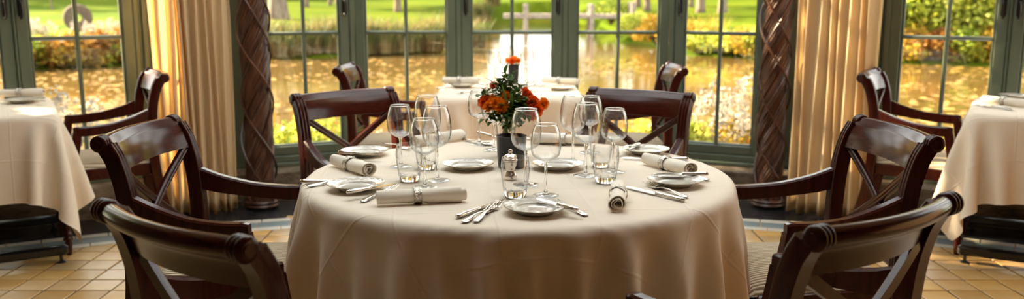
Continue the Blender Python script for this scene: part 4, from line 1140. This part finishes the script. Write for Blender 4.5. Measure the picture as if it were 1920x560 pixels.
for k in range(14):
    o = link('leaf', LM[k % 3], None, b2); a = k * 2.4; d = Vector((math.cos(a), math.sin(a), rb.uniform(-.3, .5))); o.location = (d.x * .02, d.y * .02, .008); o.rotation_euler = d.to_track_quat('X', 'Z').to_euler()
# left table
plate('side plate on the left square table', at(42, 192, TOPZ))
napkin('rolled napkin on the left square table', (14, 181), (66, 180), 2, lift=.041)
cutlery('table_knife', 'knife on the left square table', (90, 184), (38, 178), z=TOPZ + .002)
cutlery('butter_knife', 'butter knife on the plate of the left square table', (84, 189), (44, 186), z=TOPZ + .017)
cutlery('table_fork', 'fork at the front of the left square table', (8, 187), (60, 196))
# right table
napkin('rolled napkin on the right square table', (1852, 186), (1918, 193), 0)
plate('side plate on the right square table, behind the napkin', at(1902, 184, TOPZ))
cutlery('table_knife', 'knife on the right square table, left of the napkin', (1884, 202), (1834, 195))
cutlery('table_fork', 'fork on the right square table, before the napkin', (1895, 205), (1840, 198))
cutlery('butter_knife', 'butter knife behind the napkin on the right square table', (1912, 181), (1868, 177), z=TOPZ + .017)

# ================================================================== THE GARDEN
WZ = -.55
KF = [(-2.5, 14), (-1.2, 17), (-.62, 21), (-.49, 22.3), (-.30, 25), (-.16, 27), (-.05, 29), (-.022, 62), (.058, 66), (.085, 46), (.14, 33), (.20, 27), (.28, 25), (.45, 23.5), (.62, 22), (1.2, 17), (2.5, 14)]
def far_bank(k):
    for (a, ya), (b, yb) in zip(KF, KF[1:]):
        if a <= k <= b: return ya + (yb - ya) * (k - a) / (b - a)
    return 14.
def near_bank(x): return 8.0 + .35 * math.sin(x * .9) + .2 * math.sin(x * 2.3 + 1)
def ground_z(x, y):
    k = x / max(y, .1); yf = far_bank(k); yn = near_bank(x)
    if y < yn: return -.42 - .6 * max(0, min(1, (y - yn + .5) / .5)) ** 2 * .3
    if y < yf: return max(-1.0, -.52 - .8 * min(y - yn, yf - y) * .8) if y < yf else -.4
    return min(1.9, -.46 + .12 * min(1, (y - yf) / 1.0) + .030 * (y - max(24, min(yf, 30))) * (1 if y > 24 else .3))
def ground_hit(px, py):
    d = ray(px, py); t = 6.
    while t < 160:
        p = Vector((0, 0, CAMH)) + d * t
        if p.y > far_bank(p.x / p.y) and p.z < ground_z(p.x, p.y): return p
        t += .1
    return Vector((0, 0, CAMH)) + d * 90
ks = sorted(set([-2.5 + 5 * i / 110 for i in range(111)] + [-.03 + .012 * i for i in range(12)] ))
ysv = [4.5 + .35 * i for i in range(12)] + [8.8 * (140 / 8.8) ** (i / 130) for i in range(131)]
v = []; f = []
for y in ysv:
    for k in ks: v.append((k * y, y, ground_z(k * y, y)))
m_ = len(ks)
for j in range(len(ysv) - 1):
    for i in range(m_ - 1):
        if ysv[j + 1] < 6.3 and abs(v[j * m_ + i][0]) < 5.2: continue
        f.append((j * m_ + i, j * m_ + i + 1, (j + 1) * m_ + i + 1, (j + 1) * m_ + i))
lawn = struct(MB().add(v, f).build('lawn', M['lawn'], sharp=None)); tag(lawn, 'sunlit green lawn beyond the pond', 'lawn')
water = struct(MB().add([(-25, 6.4, WZ), (25, 6.4, WZ), (90, 100, WZ), (-90, 100, WZ)], [(0, 1, 2, 3)]).build('pond', M['water'], smooth=False)); tag(water, 'still pond reflecting gold trees and pale sky', 'pond')
nrg = np.random.default_rng(17)
def quads_mesh(name, P, A, B):
    """rhombic leaves: centres P, half axes A, B"""
    n = len(P); V = np.empty((n, 4, 3), np.float32); V[:, 0] = P - A; V[:, 1] = P + B; V[:, 2] = P + A; V[:, 3] = P - B
    me = bpy.data.meshes.new(name); me.vertices.add(4 * n); me.vertices.foreach_set('co', V.ravel()); me.loops.add(4 * n); me.loops.foreach_set('vertex_index', np.arange(4 * n, dtype=np.int32))
    me.polygons.add(n); me.polygons.foreach_set('loop_start', np.arange(0, 4 * n, 4, dtype=np.int32)); me.polygons.foreach_set('loop_total', np.full(n, 4, np.int32)); me.update(calc_edges=True); me.validate(); return me
def unit(n):
    a = nrg.normal(size=(n, 3)); return a / np.linalg.norm(a, axis=1)[:, None]
def leaf_cloud(name, clumps, size, per):
    """clumps: (x, y, z, rx, ry, rz)"""
    Ps = []
    for (x, y, z, rx, ry, rz) in clumps:
        d = unit(per) * (nrg.random(per) ** .38)[:, None]; Ps.append(d * np.array([rx, ry, rz]) + np.array([x, y, z]))
    P = np.concatenate(Ps); n = len(P); A = unit(n); B = np.cross(A, unit(n)); B /= np.maximum(np.linalg.norm(B, axis=1), 1e-6)[:, None]
    s = (size * nrg.uniform(.6, 1.3, n))[:, None]
    return quads_mesh(name, P.astype(np.float32), (A * s * .5).astype(np.float32), (B * s * .32).astype(np.float32))
def tree(label, base, h, cr, trunk_r, mkey, cz0=.36, leaf=.30, per=210, ncl=16, seed=0, group='trees in the garden', cshift=(0, 0), name='tree'):
    rr = random.Random(seed); t = thing(name, label, 'tree', tuple(base), 0, group)
    c0 = Vector((cshift[0], cshift[1], h * .66)); b = MB()
    tp = spline([(0, 0, -.3), (rr.uniform(-.05, .05), 0, h * .2), (cshift[0] * .3 + rr.uniform(-.2, .2), cshift[1] * .3, h * .42), (cshift[0] * .9, cshift[1] * .9, h * .78)], 14)
    b.tube(tp, [trunk_r * (1.35 if i == 0 else 1.12 if i == 1 else 1) * (1 - .75 * i / 13) for i in range(14)], n=12)
    cl = []
    for k in range(ncl):
        a = k * 2.399 + rr.uniform(-.4, .4); q = rr.uniform(.25, 1.0); zz = h * (cz0 + (1 - cz0) * rr.random())
        fall = math.sqrt(max(.12, 1 - ((zz - h * .62) / (h * .46)) ** 2)); e = Vector((cshift[0] + cr * q * fall * math.cos(a), cshift[1] + cr * q * fall * math.sin(a), zz))
        s = cr * rr.uniform(.30, .44); cl.append((e.x, e.y, e.z, s, s, s * .75))
        s0 = tp[min(12, 6 + k % 6)]; b.tube(spline([s0, (s0 + e) / 2 + Vector((0, 0, .2)), e], 6), [trunk_r * .34, trunk_r * .3, trunk_r * .24, trunk_r * .18, trunk_r * .12, trunk_r * .08], n=5)
    b.build('trunk', M['bark'], t, sharp=None)
    o = link('crown', leaf_cloud('crown', cl, leaf, per), M[mkey], t); return t
def bush(label, base, r, h, mkey, leaf=.13, per=240, ncl=9, seed=0, group='bushes on the far bank', cat='bush'):
    rr = random.Random(seed); t = thing('bush', label, cat, tuple(base), 0, group); cl = []; b = MB()
    for k in range(ncl):
        a = k * 2.399; q = math.sqrt(rr.random()) * .72; zz = h * rr.uniform(.18, .80); s = r * rr.uniform(.34, .5); fx = 1 - .4 * zz / h
        e = (r * q * fx * math.cos(a), r * q * fx * math.sin(a), zz); cl.append((*e, s, s, min(s, h * .34)))
        b.tube([(0, 0, -.1), (e[0] * .5, e[1] * .5, e[2] * .5), e], [r * .03, r * .022, r * .008], n=4)
    b.build('branches', M['bark'], t, sharp=None); link('foliage', leaf_cloud('foliage', cl, leaf, per), M[mkey], t); return t
def reeds(label, base, r, h, n, mkey='reed', wd=.03, seed=0, lean=.25, group='reed clumps on the far bank', cat='reeds', name='reed_clump', plume=0):
    rr = np.random.default_rng(seed); t = thing(name, label, cat, tuple(base), 0, group)
    a = rr.uniform(0, 6.28, n); q = np.sqrt(rr.random(n)) * r; x, y = q * np.cos(a), q * np.sin(a) * .6; hh = h * rr.uniform(.6, 1.1, n)
    lx, ly = rr.normal(0, lean, n) * hh, rr.normal(0, lean, n) * hh; V = []; F = []
    for i in range(n):
        b0 = len(V); w_ = wd * rr.uniform(.6, 1.2); ca, sa = math.cos(a[i] * 3), math.sin(a[i] * 3)
        for k, ww in ((0, 1), (.5, .85), (1, .08)):
            px_, py_, pz_ = x[i] + lx[i] * k * k, y[i] + ly[i] * k * k, hh[i] * k * (1 - .08 * k) - .05
            V += [(px_ - w_ / 2 * ww * ca, py_ - w_ / 2 * ww * sa, pz_), (px_ + w_ / 2 * ww * ca, py_ + w_ / 2 * ww * sa, pz_)]
        F += [(b0, b0 + 1, b0 + 3, b0 + 2), (b0 + 2, b0 + 3, b0 + 5, b0 + 4)]
    o = MB().add(V, F).build('blades', M[mkey], t, smooth=False); o['kind'] = 'stuff'
    if plume:
        cl = []
        for i in range(0, n, max(1, n // plume)): cl.append((x[i] + lx[i], y[i] + ly[i], hh[i] * .92, h * .075, h * .075, h * .13))
        link('plumes', leaf_cloud('plumes', cl, .055 * h, 34), M['plume'], t)
    return t
# trees whose trunks show across the pond
TR_ = [(98, 19, .05, 'lime', 'slim sapling on the lawn left of the millstone'), (522, 36, .48, 'gold', 'thick pale trunk on the lawn beside the left woven column'), (574, 14, .17, 'gold', 'slender pale trunk on the lawn through the narrow left casement'), (619, 10, .14, 'lime', 'thin dark trunk far back on the lawn, left of its twin'), (634, 8, .2, 'rust', 'thin dark trunk far back on the lawn, right of its twin'), (746, 23, .19, 'gold', 'single trunk on the lawn through the left of the middle casements'), (1196, 14, .20, 'gold', 'slim pale trunk beyond the bridge, left of a thicker one'), (1214, 21, .20, 'lime', 'thicker trunk beyond the bridge beside the post'), (1296, 13, .14, 'gold', 'thin trunk through the narrow right casement, leftmost'), (1313, 24, .24, 'gold', 'pale trunk through the narrow right casement, middle'), (1354, 25, .24, 'rust', 'dark trunk through the narrow right casement, rightmost')]
for i, (px, py, tr_, mk, lab) in enumerate(TR_):
    p = ground_hit(px, py); big = tr_ > .1
    tree(lab + ' with %s crown' % {'gold': 'golden', 'lime': 'yellow green', 'rust': 'russet'}[mk], p, 11 if big else 3.4, 4.6 if big else .9, tr_, 'leaf_' + mk, cz0=.40 if big else .5, seed=60 + i, leaf=.34 if big else .14, per=190 if big else 60)
# belt of trees far behind
rt = random.Random(3)
for i, (k, y) in enumerate([(-.78, 62), (-.66, 74), (-.55, 80), (-.45, 84), (-.36, 86), (-.27, 88), (-.19, 88), (-.115, 90), (-.06, 94), (.10, 94), (.165, 84), (.235, 80), (.31, 74), (.39, 70), (.48, 66), (.58, 60), (.70, 54)]):
    mk = ['gold', 'rust', 'gold', 'lime', 'gold', 'rust'][i % 6]; x = k * y
    tree('tall %s tree in the belt behind the lawn, %s from the left' % ({'gold': 'golden', 'lime': 'yellow green', 'rust': 'russet'}[mk], ORD[i]), (x, y, ground_z(x, y)), rt.uniform(15, 20), rt.uniform(6, 8), .4, 'leaf_' + mk, cz0=.10, seed=90 + i, leaf=.75, per=150, ncl=26, group='tree belt behind the lawn')
# unseen trees added beside the house to dapple and block the sun
tree('leafy tree added left of the house so its leaves dapple the sunlight', (-10.5, 8.8, -.4), 8.0, 2.6, .14, 'leaf_green', cz0=.40, leaf=.26, per=34, ncl=20, seed=7, cshift=(4.8, -.4), group='unseen trees added beside the house')
tree('dense leafy tree added further left of the house to block the sun', (-11.0, 5.0, -.4), 8.2, 3.2, .30, 'leaf_green', cz0=.22, leaf=.30, per=480, ncl=32, seed=8, cshift=(1.4, .2), group='unseen trees added beside the house')
# far bank planting
def bank(px, dy=.5):
    k = (px - 960) / FPX / CP; y = far_bank(k) + dy; x = k * y; return Vector((x, y, ground_z(x, y)))
LN = {'leaf_rust': 'russet', 'leaf_green': 'green', 'leaf_gold': 'golden', 'leaf_lime': 'yellow green'}
for i, (px, r_, h_, mk) in enumerate([(45, .8, .80, 'leaf_rust'), (82, .8, .78, 'leaf_green'), (112, .7, .70, 'leaf_gold'), (140, .8, .76, 'leaf_rust'), (172, .7, .82, 'leaf_gold'), (198, .8, .78, 'leaf_rust'), (226, .7, .74, 'leaf_green'), (258, .8, .8, 'leaf_rust')]):
    bush('low %s bush on the far bank through the left window, %s bush from the left' % (LN[mk], ORD[i]), bank(px, .12), r_, h_, mk, leaf=.12, per=260, seed=200 + i)
for i, (px, dy, r_, h_, mk) in enumerate([(1650, 1.2, 1.9, 3.0, 'leaf_green'), (1712, 1.6, 2.1, 3.4, 'leaf_lime'), (1775, 2.2, 2.0, 3.6, 'leaf_green'), (1832, 1.3, 2.0, 3.1, 'leaf_lime'), (1895, 1.8, 2.2, 3.6, 'leaf_green'), (1950, 1.2, 2.0, 3.2, 'leaf_lime'), (1690, .3, .9, .9, 'leaf_gold'), (1740, .3, .8, .8, 'leaf_rust'), (1790, .3, .8, 1.0, 'leaf_green'), (1850, .3, .9, .9, 'leaf_gold')]):
    bush('%s %s bush through the right window, %s from the left of the %s ones' % ('tall' if h_ > 2 else 'low', LN[mk], ORD[i % 6], 'tall' if h_ > 2 else 'low'), bank(px, dy), r_, h_, mk, leaf=.18 if h_ > 2 else .12, per=420 if h_ > 2 else 240, ncl=16 if h_ > 2 else 9, seed=230 + i)
for i, (px, dy, r_, h_, mk) in enumerate(sorted([(1270, .4, .9, .8, 'leaf_gold'), (1300, .3, .8, .6, 'leaf_lime'), (1345, .4, .9, .75, 'leaf_lime'), (1385, .4, .9, .8, 'leaf_gold'), (1425, .4, .9, .8, 'leaf_lime'), (1180, .6, 1.0, .8, 'leaf_lime'), (1225, .5, 1.0, .9, 'leaf_gold'), (1140, 1., 1.2, 1.0, 'leaf_green')])):
    bush('low %s bush on the bank right of the bridge, %s from the left' % (LN[mk], ORD[i]), bank(px, dy), r_, h_, mk, leaf=.12, per=240, seed=260 + i)
for i, px in enumerate(range(505, 945, 21)):
    reeds('clump of green and brown reeds on the far bank, %s from the left column' % ORD[i], bank(px + rt.uniform(-6, 6), rt.uniform(.0, .5)), .6, rt.uniform(.85, 1.25), 260, seed=300 + i, wd=.045)
for i, (px, dy, h_) in enumerate([(1232, 1.4, 1.0), (1320, 1.2, 1.15), (1395, 1.0, .8)]):
    reeds('pale arching grass tuft on the bank right of the bridge, %s from the left' % ORD[i], bank(px, dy), .5, h_, 170, mkey='straw', seed=340 + i, lean=.3)
for i, (px, dy, h_) in enumerate([(70, 1.3, .95), (92, 1.2, .9), (184, 1.3, .85), (222, 1.2, .9)]):
    reeds('plumed grass tuft behind the left bank bushes, %s from the left' % ORD[i], bank(px, dy), .4, h_, 70, mkey='straw', seed=350 + i, plume=26)
# millstone on the lawn
pm = ground_hit(148, 58); t = thing('millstone', 'round stone millstone with a hole standing on the lawn', 'sculpture', (pm.x, pm.y, pm.z), R(28)); rs = 49 / FPX * pm.y / 2 * 1.02
pf = [(rs * .30, -.16), (rs * .92, -.17), (rs, -.12), (rs, .12), (rs * .92, .17), (rs * .30, .16), (rs * .27, .1), (rs * .27, -.1), (rs * .30, -.16)]
b = MB(); b.lathe(pf, n=40); o = b.build('stone', M['millstone'], t, sharp=40); o.rotation_euler = (R(90), 0, 0); o.location = (0, 0, rs * .97)
# footbridge
t = thing('footbridge', 'weathered wooden footbridge over the pond channel', 'bridge', (0, 40, WZ))
def bb(nm, c, d, ry=0): MB().box(c, d, bev=.02).build(nm, M['oldwood'], t)
for i in range(14): bb('plank', (-.2 + .42 * i, 0, .93), (.39, 1.3, .07))
for x in (.62, 3.55, 5.4):
    for y in (-.6, .6): bb('post', (x, y, .45), (.20, .16, 1.9 if x < 5 else 2.1))
for y in (-.58, .58): bb('beam', (2.6, y, .83), (6.0, .14, .14))
for y in (-.60, .60): bb('handrail', (2.6, y, 1.72), (6.0, .09, .10))
# floating leaves and lily pads: uncountable litter on the pond
n = 7000; kk = nrg.uniform(-.62, .62, n); yy = 8.4 + nrg.random(n) ** 1.3 * 17; xx = kk * yy
keep = np.array([yy[i] < far_bank(kk[i]) - .2 and not (-.03 < kk[i] < .065 and yy[i] > 12) and (math.sin(xx[i] * .9 + yy[i] * .5) + math.sin(yy[i] * 1.3 - xx[i] * .3) > -.5) for i in range(n)])
xx, yy = xx[keep], yy[keep]; n = len(xx); th = nrg.uniform(0, 6.28, n); s = nrg.uniform(.03, .11, n)
P = np.stack([xx, yy, np.full(n, WZ + .006)], -1); A = np.stack([np.cos(th) * s, np.sin(th) * s, np.zeros(n)], -1); B = np.stack([-np.sin(th) * s, np.cos(th) * s, nrg.normal(0, .01, n)], -1) * .8
o = link('floating_leaves', quads_mesh('floating_leaves', P.astype(np.float32), A.astype(np.float32), B.astype(np.float32)), M['litter']); tag(o, 'fallen gold leaves and pads floating on the pond', 'leaves', kind='stuff')
# planting just outside the windows
def near(px, y): k = (px - 960) / FPX / CP; x = k * y; return Vector((x, y, ground_z(x, y)))
for i, (px, y, r_, h_, mk) in enumerate(sorted([(545, 7.2, .46, .80, 'leaf_lime'), (600, 7.5, .46, .82, 'leaf_lime'), (650, 7.2, .40, .66, 'leaf_gold'), (715, 7.4, .40, .48, 'leaf_gold'), (775, 7.1, .34, .34, 'leaf_lime'), (1110, 7.2, .38, .50, 'leaf_gold'), (1165, 7.5, .42, .72, 'leaf_lime'), (1225, 7.2, .42, .74, 'leaf_gold'), (1290, 7.1, .40, .74, 'leaf_lime'), (1385, 7.3, .42, .70, 'leaf_gold'), (205, 7.0, .36, .46, 'leaf_lime'), (250, 7.3, .4, .6, 'leaf_gold'), (1710, 7.0, .40, .52, 'leaf_gold'), (1765, 7.2, .4, .45, 'leaf_lime')])):
    bush('%s plant just outside the windows, %s leafy plant from the left' % (LN[mk], ORD[i]), near(px, y), r_, h_, mk, leaf=.065, per=150, ncl=9, seed=400 + i, group='plants outside the windows', cat='plant')
for i, (px, y, h_, n_) in enumerate(sorted([(1335, 7.3, .85, 60), (1368, 7.5, .95, 70), (1400, 7.2, .8, 60), (105, 6.6, .95, 60), (140, 6.8, .85, 60), (185, 6.7, .75, 50), (715, 8.0, .85, 40)])):
    reeds('stems with pale pink flower heads just outside the windows, %s from the left' % ORD[i], near(px, y), .34, h_, n_, mkey='straw', wd=.012, seed=440 + i, lean=.16, group='flower stems outside the windows', cat='flowers', name='wildflower_clump', plume=13)
bpy.context.view_layer.update()
